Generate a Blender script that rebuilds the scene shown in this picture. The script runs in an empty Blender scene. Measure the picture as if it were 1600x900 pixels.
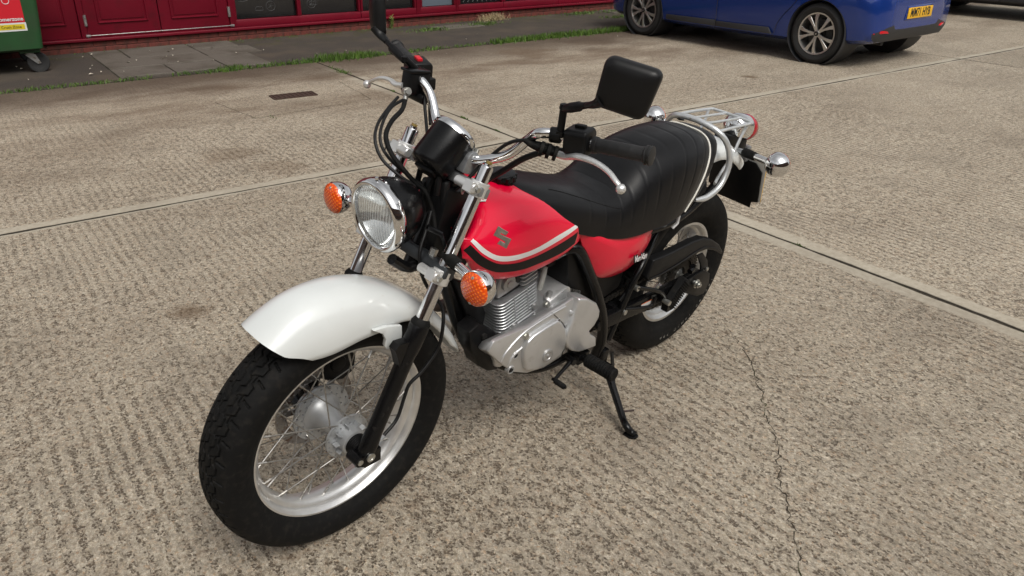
import bpy, bmesh, math, random
from mathutils import Vector, Matrix
from math import sin, cos, pi, radians, sqrt, atan2, hypot

random.seed(7)
sc = bpy.context.scene
COL = sc.collection

# ---------------------------------------------------------------- camera
cam_d = bpy.data.cameras.new('camera')
cam = bpy.data.objects.new('camera', cam_d)
COL.objects.link(cam)
_r = Vector((-0.7025350543686095, 0.711587792767928, 0.00934401235889508))
_u = Vector((-0.30545284522441457, -0.3133740204928811, 0.8991636573085221))
_b = Vector((0.6427620529617509, 0.6288398337126837, 0.43751275045260063))
cam.matrix_world = Matrix(((_r.x, _u.x, _b.x, 2.2132), (_r.y, _u.y, _b.y, 1.4610), (_r.z, _u.z, _b.z, 1.47206), (0, 0, 0, 1)))
cam_d.sensor_width = 36
cam_d.lens = 27.626
cam_d.clip_start = 0.02
cam_d.clip_end = 1500
sc.camera = cam

# ---------------------------------------------------------------- sky and sun (overcast)
SUN_EL, SUN_AZ = radians(52), radians(75)      # azimuth: direction towards the sun, from +x to +y
world = bpy.data.worlds.new('World')
sc.world = world
world.use_nodes = True
nt = world.node_tree
bg = nt.nodes['Background']
sky = nt.nodes.new('ShaderNodeTexSky')
sky.sky_type = 'NISHITA'
sky.sun_disc = False
sky.sun_elevation = SUN_EL
sky.sun_rotation = pi / 2 - SUN_AZ
sky.air_density = 1.0
sky.dust_density = 4.0
hs = nt.nodes.new('ShaderNodeHueSaturation')
hs.inputs['Saturation'].default_value = 0.07
hs.inputs['Value'].default_value = 1.0
tc = nt.nodes.new('ShaderNodeTexCoord')
cn = nt.nodes.new('ShaderNodeTexNoise')
cn.inputs['Scale'].default_value = 2.2
cn.inputs['Detail'].default_value = 6
cr = nt.nodes.new('ShaderNodeMapRange')
cr.inputs[1].default_value = 0.3; cr.inputs[2].default_value = 0.7
cr.inputs[3].default_value = 0.72; cr.inputs[4].default_value = 1.28
mx = nt.nodes.new('ShaderNodeVectorMath'); mx.operation = 'SCALE'
nt.links.new(tc.outputs['Generated'], cn.inputs['Vector'])
nt.links.new(cn.outputs['Fac'], cr.inputs[0])
nt.links.new(sky.outputs[0], hs.inputs['Color'])
nt.links.new(hs.outputs[0], mx.inputs[0])
nt.links.new(cr.outputs[0], mx.inputs['Scale'])
nt.links.new(mx.outputs[0], bg.inputs['Color'])
bg.inputs['Strength'].default_value = 0.115

sun_d = bpy.data.lights.new('sun', 'SUN')
sun = bpy.data.objects.new('sun', sun_d)
COL.objects.link(sun)
sun_d.energy = 1.3
sun_d.angle = radians(25)
sun_d.color = (1.0, 0.94, 0.84)
sdir = Vector((cos(SUN_EL) * cos(SUN_AZ), cos(SUN_EL) * sin(SUN_AZ), sin(SUN_EL)))
sun.rotation_euler = sdir.to_track_quat('Z', 'Y').to_euler()

sc.view_settings.view_transform = 'Standard'
sc.view_settings.look = 'None'
sc.view_settings.exposure = 0.37
sc.view_settings.gamma = 1.0
sc.render.engine = 'CYCLES'
sc.render.resolution_x, sc.render.resolution_y = 1024, 576

# ---------------------------------------------------------------- mesh helpers
def V(*a):
    return Vector(a[0]) if len(a) == 1 else Vector(a)

def catmull(pts, k=6):
    pts = [Vector(p) for p in pts]
    if len(pts) < 3: return pts
    P = [pts[0] * 2 - pts[1]] + pts + [pts[-1] * 2 - pts[-2]]
    out = []
    for i in range(1, len(P) - 2):
        a, b, c, d = P[i - 1], P[i], P[i + 1], P[i + 2]
        for j in range(k):
            t = j / k
            out.append(0.5 * ((2 * b) + (c - a) * t + (2 * a - 5 * b + 4 * c - d) * t * t + (3 * b - a - 3 * c + d) * t ** 3))
    out.append(P[-2])
    return out

def lerp_list(vals, t):
    x = t * (len(vals) - 1); i = min(int(x), len(vals) - 2)
    return vals[i] + (vals[i + 1] - vals[i]) * (x - i)

def interp(tab, x):
    """piecewise smooth interpolation in a table of (x, value...) rows"""
    if x <= tab[0][0]: return tab[0][1:]
    for a, b in zip(tab, tab[1:]):
        if x <= b[0]:
            t = (x - a[0]) / (b[0] - a[0])
            return [p + (q - p) * t for p, q in zip(a[1:], b[1:])]
    return tab[-1][1:]

def interp_s(tab, x):
    """Catmull-Rom interpolation in a table of rows (x increasing)"""
    n = len(tab)
    if x <= tab[0][0]: return list(tab[0][1:])
    if x >= tab[-1][0]: return list(tab[-1][1:])
    for i in range(n - 1):
        if x <= tab[i + 1][0]: break
    x0, x1 = tab[i][0], tab[i + 1][0]; h = x1 - x0; t = (x - x0) / h
    out = []
    for k in range(1, len(tab[0])):
        y0, y1 = tab[i][k], tab[i + 1][k]
        m0 = (y1 - tab[i - 1][k]) / (x1 - tab[i - 1][0]) if i > 0 else (y1 - y0) / h
        m1 = (tab[i + 2][k] - y0) / (tab[i + 2][0] - x0) if i < n - 2 else (y1 - y0) / h
        out.append((2 * t**3 - 3 * t**2 + 1) * y0 + (t**3 - 2 * t**2 + t) * h * m0 + (-2 * t**3 + 3 * t**2) * y1 + (t**3 - t**2) * h * m1)
    return out

class MB:
    def __init__(s): s.v = []; s.f = []
    def add(s, verts, faces):
        o = len(s.v)
        s.v += [tuple(v) for v in verts]
        s.f += [tuple(i + o for i in f) for f in faces]
        return s
    def rings(s, rings, closed=True, cap=True, loop=False):
        n = len(rings[0]); vs = [p for r in rings for p in r]; fs = []
        m = len(rings)
        for i in range(m if loop else m - 1):
            a = i * n; b = ((i + 1) % m) * n
            for j in range(n if closed else n - 1):
                k = (j + 1) % n
                fs.append((a + j, a + k, b + k, b + j))
        if cap and closed and not loop:
            fs.append(tuple(range(n - 1, -1, -1)))
            fs.append(tuple(range((m - 1) * n, m * n)))
        return s.add(vs, fs)
    def tube(s, pts, r, n=10, k=0, cap=True, loop=False, flat=1.0, up=None):
        pts = catmull(pts, k) if k else [Vector(p) for p in pts]
        m = len(pts)
        rs = r if isinstance(r, (list, tuple)) else [r]
        T = []
        for i in range(m):
            if loop: t = pts[(i + 1) % m] - pts[i - 1]
            else: t = pts[min(i + 1, m - 1)] - pts[max(i - 1, 0)]
            T.append(t.normalized())
        u = Vector(up) if up else (Vector((0, 0, 1)) if abs(T[0].z) < .9 else Vector((1, 0, 0)))
        u = (u - T[0] * u.dot(T[0])).normalized()
        R = []
        for i in range(m):
            if i:
                u = (u - T[i] * u.dot(T[i])).normalized()
            w = T[i].cross(u)
            rr = lerp_list(rs, i / (m - 1)) if len(rs) > 1 else rs[0]
            R.append([pts[i] + u * (rr * cos(2 * pi * j / n)) * flat + w * (rr * sin(2 * pi * j / n)) for j in range(n)])
        return s.rings(R, cap=cap, loop=loop)
    def lathe(s, prof, o, ax, n=40, ref=None, ang=None):
        """prof: (h along the axis, radius)"""
        o = Vector(o); ax = Vector(ax).normalized()
        u = Vector(ref) if ref else (Vector((0, 0, 1)) if abs(ax.z) < .9 else Vector((1, 0, 0)))
        u = (u - ax * u.dot(ax)).normalized(); w = ax.cross(u)
        ids = []; vs = []; fs = []
        for h, r in prof:
            if r < 1e-6:
                ids.append([len(vs)] * n); vs.append(o + ax * h)
            else:
                b = len(vs); ids.append(list(range(b, b + n)))
                vs += [o + ax * h + u * (r * cos(2 * pi * j / n)) + w * (r * sin(2 * pi * j / n)) for j in range(n)]
        for A, B in zip(ids, ids[1:]):
            for j in range(n):
                k = (j + 1) % n
                q = []
                for i in (A[j], A[k], B[k], B[j]):
                    if i not in q: q.append(i)
                if len(q) > 2: fs.append(tuple(q))
        return s.add(vs, fs)
    def box(s, c, size, rot=None):
        c = Vector(c); h = Vector(size) / 2
        m = rot if rot is not None else Matrix.Identity(3)
        vs = [c + m @ Vector((x * h.x, y * h.y, z * h.z)) for x in (-1, 1) for y in (-1, 1) for z in (-1, 1)]
        return s.add(vs, [(0, 1, 3, 2), (4, 6, 7, 5), (0, 4, 5, 1), (2, 3, 7, 6), (0, 2, 6, 4), (1, 5, 7, 3)])
    def prism(s, pts, d0, d1, fr=None, taper=0.0):
        """outline (a,b) in plane u,v of frame (o,u,v,w), extruded along w from d0 to d1; default plane xz, w = y"""
        o, u, v, w = fr if fr else (Vector((0, 0, 0)), Vector((1, 0, 0)), Vector((0, 0, 1)), Vector((0, 1, 0)))
        n = len(pts)
        ca = sum(p[0] for p in pts) / n; cb = sum(p[1] for p in pts) / n
        A = [o + u * p[0] + v * p[1] + w * d0 for p in pts]
        B = [o + u * (p[0] + (ca - p[0]) * taper) + v * (p[1] + (cb - p[1]) * taper) + w * d1 for p in pts]
        return s.rings([A, B])
    def holed(s, rad, o, ax, nsec, th, holes=True, ho=0.5, hr=.35, phase=0.0):
        """flat ring between radii rad[0]..rad[-1] with a round hole in every cell"""
        o = Vector(o); ax = Vector(ax).normalized()
        u = Vector((0, 0, 1)) if abs(ax.z) < .9 else Vector((1, 0, 0)); u = (u - ax * u.dot(ax)).normalized(); w = ax.cross(u)
        P = lambda r, a, h: o + ax * h + u * (r * cos(a)) + w * (r * sin(a))
        for row, (ra, rb) in enumerate(zip(rad, rad[1:])):
            hrad = hr * min(rb - ra, (ra + rb) / 2 * 2 * pi / nsec)
            for i in range(nsec):
                a0 = 2 * pi * (i + phase + .5 * (row % 2)) / nsec; a1 = a0 + 2 * pi / nsec; am = (a0 + a1) / 2; rm = (ra + rb) / 2
                outer = [(ra, a0), (ra, am), (ra, a1), (rm, a1), (rb, a1), (rb, am), (rb, a0), (rm, a0)]
                inner = []
                for r_, a_ in outer:
                    dx, dy = (r_ - rm), (a_ - am) * rm; L = hypot(dx, dy)
                    inner.append((rm + dx / L * hrad, am + dy / L * hrad / rm))
                vs = []; 
                for h in (-th / 2, th / 2):
                    vs += [P(r_, a_, h) for r_, a_ in outer] + [P(r_, a_, h) for r_, a_ in inner]
                fs = []
                for j in range(8):
                    k = (j + 1) % 8
                    fs += [(j, k, 8 + k, 8 + j), (16 + k, 16 + j, 24 + j, 24 + k), (8 + j, 8 + k, 24 + k, 24 + j)]
                    if (j in (0, 1) and row == 0) or (j in (4, 5) and row == len(rad) - 2): fs.append((k, j, 16 + j, 16 + k))
                s.add(vs, fs)
        return s
    def mesh(s, name, mat, smooth=35, bevel=0, bseg=2, weld=False, recalc=True):
        me = bpy.data.meshes.new(name)
        me.from_pydata(s.v, [], s.f)
        bm = bmesh.new(); bm.from_mesh(me)
        if weld: bmesh.ops.remove_doubles(bm, verts=bm.verts, dist=1e-5)
        if recalc: bmesh.ops.recalc_face_normals(bm, faces=bm.faces)
        if bevel:
            es = [e for e in bm.edges if len(e.link_faces) == 2 and e.calc_face_angle(0) > radians(38)]
            bmesh.ops.bevel(bm, geom=es, offset=bevel, segments=bseg, profile=0.5, affect='EDGES', clamp_overlap=True)
        bm.to_mesh(me); bm.free()
        for p in me.polygons: p.use_smooth = smooth > 0
        if smooth > 0 and smooth < 180: me.set_sharp_from_angle(angle=radians(smooth))
        if mat: me.materials.append(mat)
        return me
    def obj(s, name, mat, parent=None, **kw):
        o = bpy.data.objects.new(name, s.mesh(name, mat, **kw))
        COL.objects.link(o)
        if parent is not None: o.parent = parent
        return o

def empty(name, loc=(0, 0, 0), rot=(0, 0, 0), parent=None):
    o = bpy.data.objects.new(name, None); COL.objects.link(o)
    o.location = loc; o.rotation_euler = rot
    o.empty_display_size = .1
    if parent is not None: o.parent = parent
    return o

def tag(o, label=None, cat=None, group=None, kind=None):
    if label: o['label'] = label
    if cat: o['category'] = cat
    if group: o['group'] = group
    if kind: o['kind'] = kind
    return o

def dup(o, parent=None):
    c = o.copy(); COL.objects.link(c); c.parent = parent
    for ch in list(o.children): dup(ch, c)
    return c

def text_mesh(txt, size, mat, name='lettering', depth=0.0006, parent=None, spacing=1.0, sx=1.0, bold=0.0):
    cu = bpy.data.curves.new(name, 'FONT'); cu.body = txt; cu.size = size; cu.extrude = depth
    cu.align_x = 'CENTER'; cu.align_y = 'CENTER'; cu.space_character = spacing; cu.resolution_u = 4; cu.offset = bold
    t = bpy.data.objects.new(name + '_curve', cu); COL.objects.link(t)
    bpy.context.view_layer.update()
    me = bpy.data.meshes.new_from_object(t.evaluated_get(bpy.context.evaluated_depsgraph_get()))
    bpy.data.objects.remove(t); bpy.data.curves.remove(cu)
    me.name = name; me.transform(Matrix.Diagonal((sx, 1, 1, 1)))
    me.materials.clear(); me.materials.append(mat)
    o = bpy.data.objects.new(name, me); COL.objects.link(o)
    if parent is not None: o.parent = parent
    return o

# ---------------------------------------------------------------- materials
def mat(name, col, rough=.5, metal=0.0, bump=None, var=None, coat=0.0, spec=.5, rvar=0.0, dirt=None, aniso=0.0):
    m = bpy.data.materials.new(name); m.use_nodes = True
    n = m.node_tree.nodes; l = m.node_tree.links
    b = n['Principled BSDF']
    b.inputs['Base Color'].default_value = (*col, 1); b.inputs['Roughness'].default_value = rough
    b.inputs['Metallic'].default_value = metal; b.inputs['Specular IOR Level'].default_value = spec
    if coat: b.inputs['Coat Weight'].default_value = coat; b.inputs['Coat Roughness'].default_value = .04
    t = n.new('ShaderNodeTexCoord')
    def noise(scale, detail=5):
        q = n.new('ShaderNodeTexNoise'); q.inputs['Scale'].default_value = scale; q.inputs['Detail'].default_value = detail
        l.new(t.outputs['Object'], q.inputs['Vector']); return q.outputs['Fac']
    def rng(src, a, b_, c, d):
        q = n.new('ShaderNodeMapRange'); q.inputs[1].default_value = a; q.inputs[2].default_value = b_; q.inputs[3].default_value = c; q.inputs[4].default_value = d
        l.new(src, q.inputs[0]); return q.outputs[0]
    cur = None
    if var:
        f = rng(noise(var[0]), .3, .7, 1 - var[1], 1 + var[1])
        q = n.new('ShaderNodeVectorMath'); q.operation = 'SCALE'; q.inputs[0].default_value = col
        l.new(f, q.inputs['Scale']); cur = q.outputs[0]
    if dirt:   # (colour, scale, threshold, softness)
        f = rng(noise(dirt[1], 7), dirt[2], dirt[2] + dirt[3], 0, 1)
        q = n.new('ShaderNodeMix'); q.data_type = 'RGBA'; l.new(f, q.inputs[0])
        if cur is not None: l.new(cur, q.inputs[6])
        else: q.inputs[6].default_value = (*col, 1)
        q.inputs[7].default_value = (*dirt[0], 1); cur = q.outputs[2]
    if cur is not None: l.new(cur, b.inputs['Base Color'])
    if rvar: l.new(rng(noise(23), .3, .7, max(.02, rough - rvar), rough + rvar), b.inputs['Roughness'])
    if bump:
        q = n.new('ShaderNodeBump'); q.inputs['Strength'].default_value = bump[1]; q.inputs['Distance'].default_value = bump[2] if len(bump) > 2 else .001
        l.new(noise(bump[0], 6), q.inputs['Height']); l.new(q.outputs[0], b.inputs['Normal'])
    return m

K = dict(
    chrome=mat('chrome', (.78, .78, .78), .06, 1, rvar=.03),
    fork=mat('fork_chrome', (.72, .72, .73), .13, 1, rvar=.05),
    alu=mat('polished_aluminium', (.74, .74, .73), .38, .85, var=(30, .08), rvar=.06),
    cast=mat('cast_aluminium', (.42, .42, .42), .42, .75, bump=(900, .15), var=(25, .07), rvar=.05),
    engine=mat('silver_engine_paint', (.60, .605, .61), .33, .72, bump=(700, .05), var=(18, .05), rvar=.05, dirt=((.30, .295, .28), 26, .60, .3)),
    fin=mat('cylinder_fin_metal', (.50, .51, .52), .40, .75, var=(60, .12)),
    lever=mat('lever_metal', (.74, .74, .73), .36, .7, rvar=.06),
    rack=mat('silver_rack_paint', (.62, .64, .65), .30, .6, var=(60, .08), dirt=((.25, .19, .13), 55, .68, .1)),
    steel=mat('zinc_steel', (.50, .50, .47), .35, .9, var=(120, .15)),
    spoke=mat('spoke_steel', (.36, .35, .33), .38, .9, var=(200, .2)),
    red=mat('red_paint', (.70, .001, .032), .28, 0, coat=.55, spec=.35, var=(3, .03)),
    white=mat('white_paint', (.64, .665, .66), .24, 0, coat=.8, var=(9, .025), dirt=((.60, .60, .56), 60, .64, .2)),
    vinyl=mat('black_vinyl', (.0045, .0045, .0052), .38, 0, bump=(420, .12, .0006), var=(12, .12), rvar=.06, spec=.26),
    piping=mat('white_piping', (.66, .64, .58), .45, var=(40, .08)),
    rubber=mat('tyre_rubber', (.0060, .0060, .0060), .72, 0, bump=(260, .3, .0008), var=(14, .18), dirt=((.019, .017, .0145), 60, .50, .35), spec=.16),
    blackp=mat('black_plastic', (.0050, .0050, .0054), .42, 0, spec=.22, bump=(600, .08, .0005), var=(20, .12), rvar=.06),
    mirror=mat('satin_black_plastic', (.0065, .0065, .007), .44, 0, spec=.26, bump=(900, .10, .0005), var=(20, .1), rvar=.05),
    blackm=mat('black_gloss_metal', (.0040, .0040, .0044), .25, 0, spec=.28, var=(20, .2), dirt=((.022, .02, .018), 45, .66, .15)),
    darkm=mat('greasy_shaded_metal', (.012, .011, .010), .55, .2, var=(50, .3)),  # greasy parts; also paints shade into fin gaps and bolt pockets
    cable=mat('cable_black', (.007, .007, .0075), .45, spec=.3),
    greycl=mat('grey_clamp', (.30, .31, .32), .42, .7, var=(60, .1)),
    dclamp=mat('dark_grey_clamp', (.05, .055, .06), .4, .5, var=(60, .1)),
    tarnish=mat('exhaust_tarnish', (.075, .055, .05), .4, .7, var=(40, .25)),
    amber=mat('amber_base', (.95, .20, .01), .3),
    disc=mat('brake_disc', (.30, .29, .28), .35, .9, dirt=((.16, .10, .07), 70, .5, .2)),
    decalw=mat('white_decal', (.72, .70, .70), .3, coat=.6),
    decalb=mat('black_decal', (.010, .008, .008), .5, coat=0, var=(60, .2), spec=.2),
    emblem=mat('emblem_metal', (.50, .46, .40), .3, .9, var=(120, .15)),
    paper=mat('sticker_paper', (.62, .60, .57), .5),
    orange=mat('sticker_orange', (.6, .13, .03), .5),
    reflector=mat('headlight_reflector', (.85, .85, .86), .12, 1),
    dial=mat('speedometer_dial', (.02, .02, .02), .5),
    redplastic=mat('red_switch', (.55, .01, .02), .35),
    redlens=mat('tail_red_lens', (.36, .003, .012), .15, coat=.2),
    hubm=mat('hub_aluminium', (.40, .41, .42), .45, .65, var=(30, .08), dirt=((.2, .19, .17), 30, .62, .25)),
    chainm=mat('chain_steel', (.05, .045, .04), .45, .8, var=(200, .4)),
    plateback=mat('plate_white', (.7, .7, .66), .5),
    tyrepaint=mat('worn_tyre_paint', (.20, .19, .17), .7, dirt=((.02, .02, .02), 90, .48, .1)),
    griprubber=mat('grip_rubber', (.019, .019, .0195), .5, bump=(300, .2, .0008), spec=.35),
    plateyel=mat('plate_yellow', (.75, .42, .02), .4),
)

def glassy(name, tint, fac_t=.8, rough=.05, ribs=None, emis=None):
    """clear plastic or lens glass: mostly see-through with a glossy face"""
    m = bpy.data.materials.new(name); m.use_nodes = True
    n = m.node_tree.nodes; l = m.node_tree.links
    for q in list(n):
        if q.type == 'BSDF_PRINCIPLED': n.remove(q)
    out = [q for q in n if q.type == 'OUTPUT_MATERIAL'][0]
    tr = n.new('ShaderNodeBsdfTransparent'); tr.inputs[0].default_value = (*tint, 1)
    gl = n.new('ShaderNodeBsdfPrincipled'); gl.inputs['Base Color'].default_value = (*[c * .9 for c in tint], 1); gl.inputs['Roughness'].default_value = rough
    mxs = n.new('ShaderNodeMixShader'); mxs.inputs[0].default_value = 1 - fac_t
    l.new(tr.outputs[0], mxs.inputs[1]); l.new(gl.outputs[0], mxs.inputs[2]); l.new(mxs.outputs[0], out.inputs[0])
    if ribs:
        t = n.new('ShaderNodeTexCoord'); w = n.new('ShaderNodeTexWave'); w.wave_type = 'BANDS'; w.bands_direction = ribs[0]; w.inputs['Scale'].default_value = ribs[1]
        l.new(t.outputs['Object'], w.inputs['Vector']); bu = n.new('ShaderNodeBump'); bu.inputs['Distance'].default_value = .003; bu.inputs['Strength'].default_value = .4
        l.new(w.outputs['Fac'], bu.inputs['Height']); l.new(bu.outputs[0], gl.inputs['Normal'])
        r = n.new('ShaderNodeMapRange'); r.inputs[3].default_value = max(0, 1 - fac_t - .14); r.inputs[4].default_value = 1 - fac_t + .14
        l.new(w.outputs['Fac'], r.inputs[0]); l.new(r.outputs[0], mxs.inputs[0])
    return m
K['lensglass'] = glassy('headlight_glass', (.95, .97, .96), .70, .06, ('Y', 40))
K['darkglass'] = mat('dark_window_glass', (.012, .013, .015), .05, 0, spec=.6)

def amber_mat():
    """prismatic amber plastic: a diamond grid of facets"""
    m = bpy.data.materials.new('amber_lens'); m.use_nodes = True
    n = m.node_tree.nodes; l = m.node_tree.links; b = n['Principled BSDF']
    t = n.new('ShaderNodeTexCoord')
    hs_ = []
    for rot in (radians(45), radians(-45)):
        mp = n.new('ShaderNodeMapping'); mp.inputs['Rotation'].default_value = (rot, 0, 0); l.new(t.outputs['Object'], mp.inputs['Vector'])
        w = n.new('ShaderNodeTexWave'); w.bands_direction = 'Y'; w.inputs['Scale'].default_value = 42; l.new(mp.outputs[0], w.inputs['Vector']); hs_.append(w.outputs['Fac'])
    ad = n.new('ShaderNodeMath'); ad.operation = 'MULTIPLY'; l.new(hs_[0], ad.inputs[0]); l.new(hs_[1], ad.inputs[1])
    mr = n.new('ShaderNodeMix'); mr.data_type = 'RGBA'; l.new(ad.outputs[0], mr.inputs[0])
    mr.inputs[6].default_value = (.66, .060, .003, 1); mr.inputs[7].default_value = (1.0, .21, .008, 1)
    l.new(mr.outputs[2], b.inputs['Base Color']); b.inputs['Roughness'].default_value = .12
    b.inputs['Coat Weight'].default_value = .6
    bu = n.new('ShaderNodeBump'); bu.inputs['Distance'].default_value = .002; bu.inputs['Strength'].default_value = .45
    l.new(ad.outputs[0], bu.inputs['Height']); l.new(bu.outputs[0], b.inputs['Normal'])
    b.inputs['Subsurface Weight'].default_value = .25; b.inputs['Subsurface Radius'].default_value = (.02, .006, .001)
    return m
K['amberlens'] = amber_mat()

# ================================================================ THE SETTING
PSI = 2.96886
A2 = Vector((cos(PSI), sin(PSI), 0)); B2 = Vector((-sin(PSI), cos(PSI), 0))
SF = Matrix(((A2.x, B2.x, 0, A2.x * 1.26273 + B2.x * 2.53288), (A2.y, B2.y, 0, A2.y * 1.26273 + B2.y * 2.53288), (0, 0, 1, 0), (0, 0, 0, 1)))
def W(s, t, z=0): return SF @ Vector((s, t, z))
YARD = SF.to_euler()

def nodes_of(m):
    return m.node_tree.nodes, m.node_tree.links
class NB:
    """small node-graph builder"""
    def __init__(s, name):
        s.m = bpy.data.materials.new(name); s.m.use_nodes = True
        s.n, s.l = nodes_of(s.m); s.b = s.n['Principled BSDF']
        s.t = s.n.new('ShaderNodeTexCoord').outputs['Object']
    def mapping(s, scale=(1, 1, 1), loc=(0, 0, 0), rot=(0, 0, 0), src=None):
        q = s.n.new('ShaderNodeMapping'); q.inputs['Scale'].default_value = scale; q.inputs['Location'].default_value = loc; q.inputs['Rotation'].default_value = rot
        s.l.new(src or s.t, q.inputs['Vector']); return q.outputs[0]
    def noise(s, scale, detail=5, rough=.5, src=None, dist=0.0):
        q = s.n.new('ShaderNodeTexNoise'); q.inputs['Scale'].default_value = scale; q.inputs['Detail'].default_value = detail; q.inputs['Roughness'].default_value = rough; q.inputs['Distortion'].default_value = dist
        s.l.new(src or s.t, q.inputs['Vector']); return q.outputs['Fac']
    def voro(s, scale, src=None, feature='F1'):
        q = s.n.new('ShaderNodeTexVoronoi'); q.inputs['Scale'].default_value = scale; q.feature = feature
        s.l.new(src or s.t, q.inputs['Vector']); return q
    def rng(s, src, a, b, c=0.0, d=1.0, smooth=False):
        q = s.n.new('ShaderNodeMapRange')
        if smooth: q.interpolation_type = 'SMOOTHSTEP'
        for i, x in enumerate((a, b, c, d)): q.inputs[i + 1].default_value = x
        s.l.new(src, q.inputs[0]); return q.outputs[0]
    def math(s, op, a, b=None, c=None):
        q = s.n.new('ShaderNodeMath'); q.operation = op
        for i, x in enumerate((a, b, c)):
            if x is None: continue
            if isinstance(x, (int, float)): q.inputs[i].default_value = x
            else: s.l.new(x, q.inputs[i])
        return q.outputs[0]
    def mix(s, f, a, b, mode='MIX'):
        q = s.n.new('ShaderNodeMix'); q.data_type = 'RGBA'; q.blend_type = mode
        for i, x in ((0, f), (6, a), (7, b)):
            if isinstance(x, (int, float)): q.inputs[i].default_value = x
            elif isinstance(x, tuple): q.inputs[i].default_value = (*x, 1)
            else: s.l.new(x, q.inputs[i])
        return q.outputs[2]
    def sep(s):
        q = s.n.new('ShaderNodeSeparateXYZ'); s.l.new(s.t, q.inputs[0]); return q.outputs
    def ramp(s, src, stops):
        q = s.n.new('ShaderNodeValToRGB'); r = q.color_ramp
        while len(r.elements) < len(stops): r.elements.new(.5)
        for e, (p_, c) in zip(r.elements, stops): e.position = p_; e.color = (*c, 1)
        s.l.new(src, q.inputs[0]); return q.outputs[0]
    def bump(s, h, strength=.5, dist=.003):
        q = s.n.new('ShaderNodeBump'); q.inputs['Strength'].default_value = strength; q.inputs['Distance'].default_value = dist
        s.l.new(h, q.inputs['Height']); s.l.new(q.outputs[0], s.b.inputs['Normal'])
    def done(s, col, rough=.8):
        s.l.new(col, s.b.inputs['Base Color'])
        if isinstance(rough, (int, float)): s.b.inputs['Roughness'].default_value = rough
        else: s.l.new(rough, s.b.inputs['Roughness'])
        s.b.inputs['Specular IOR Level'].default_value = .3
        return s.m

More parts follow.
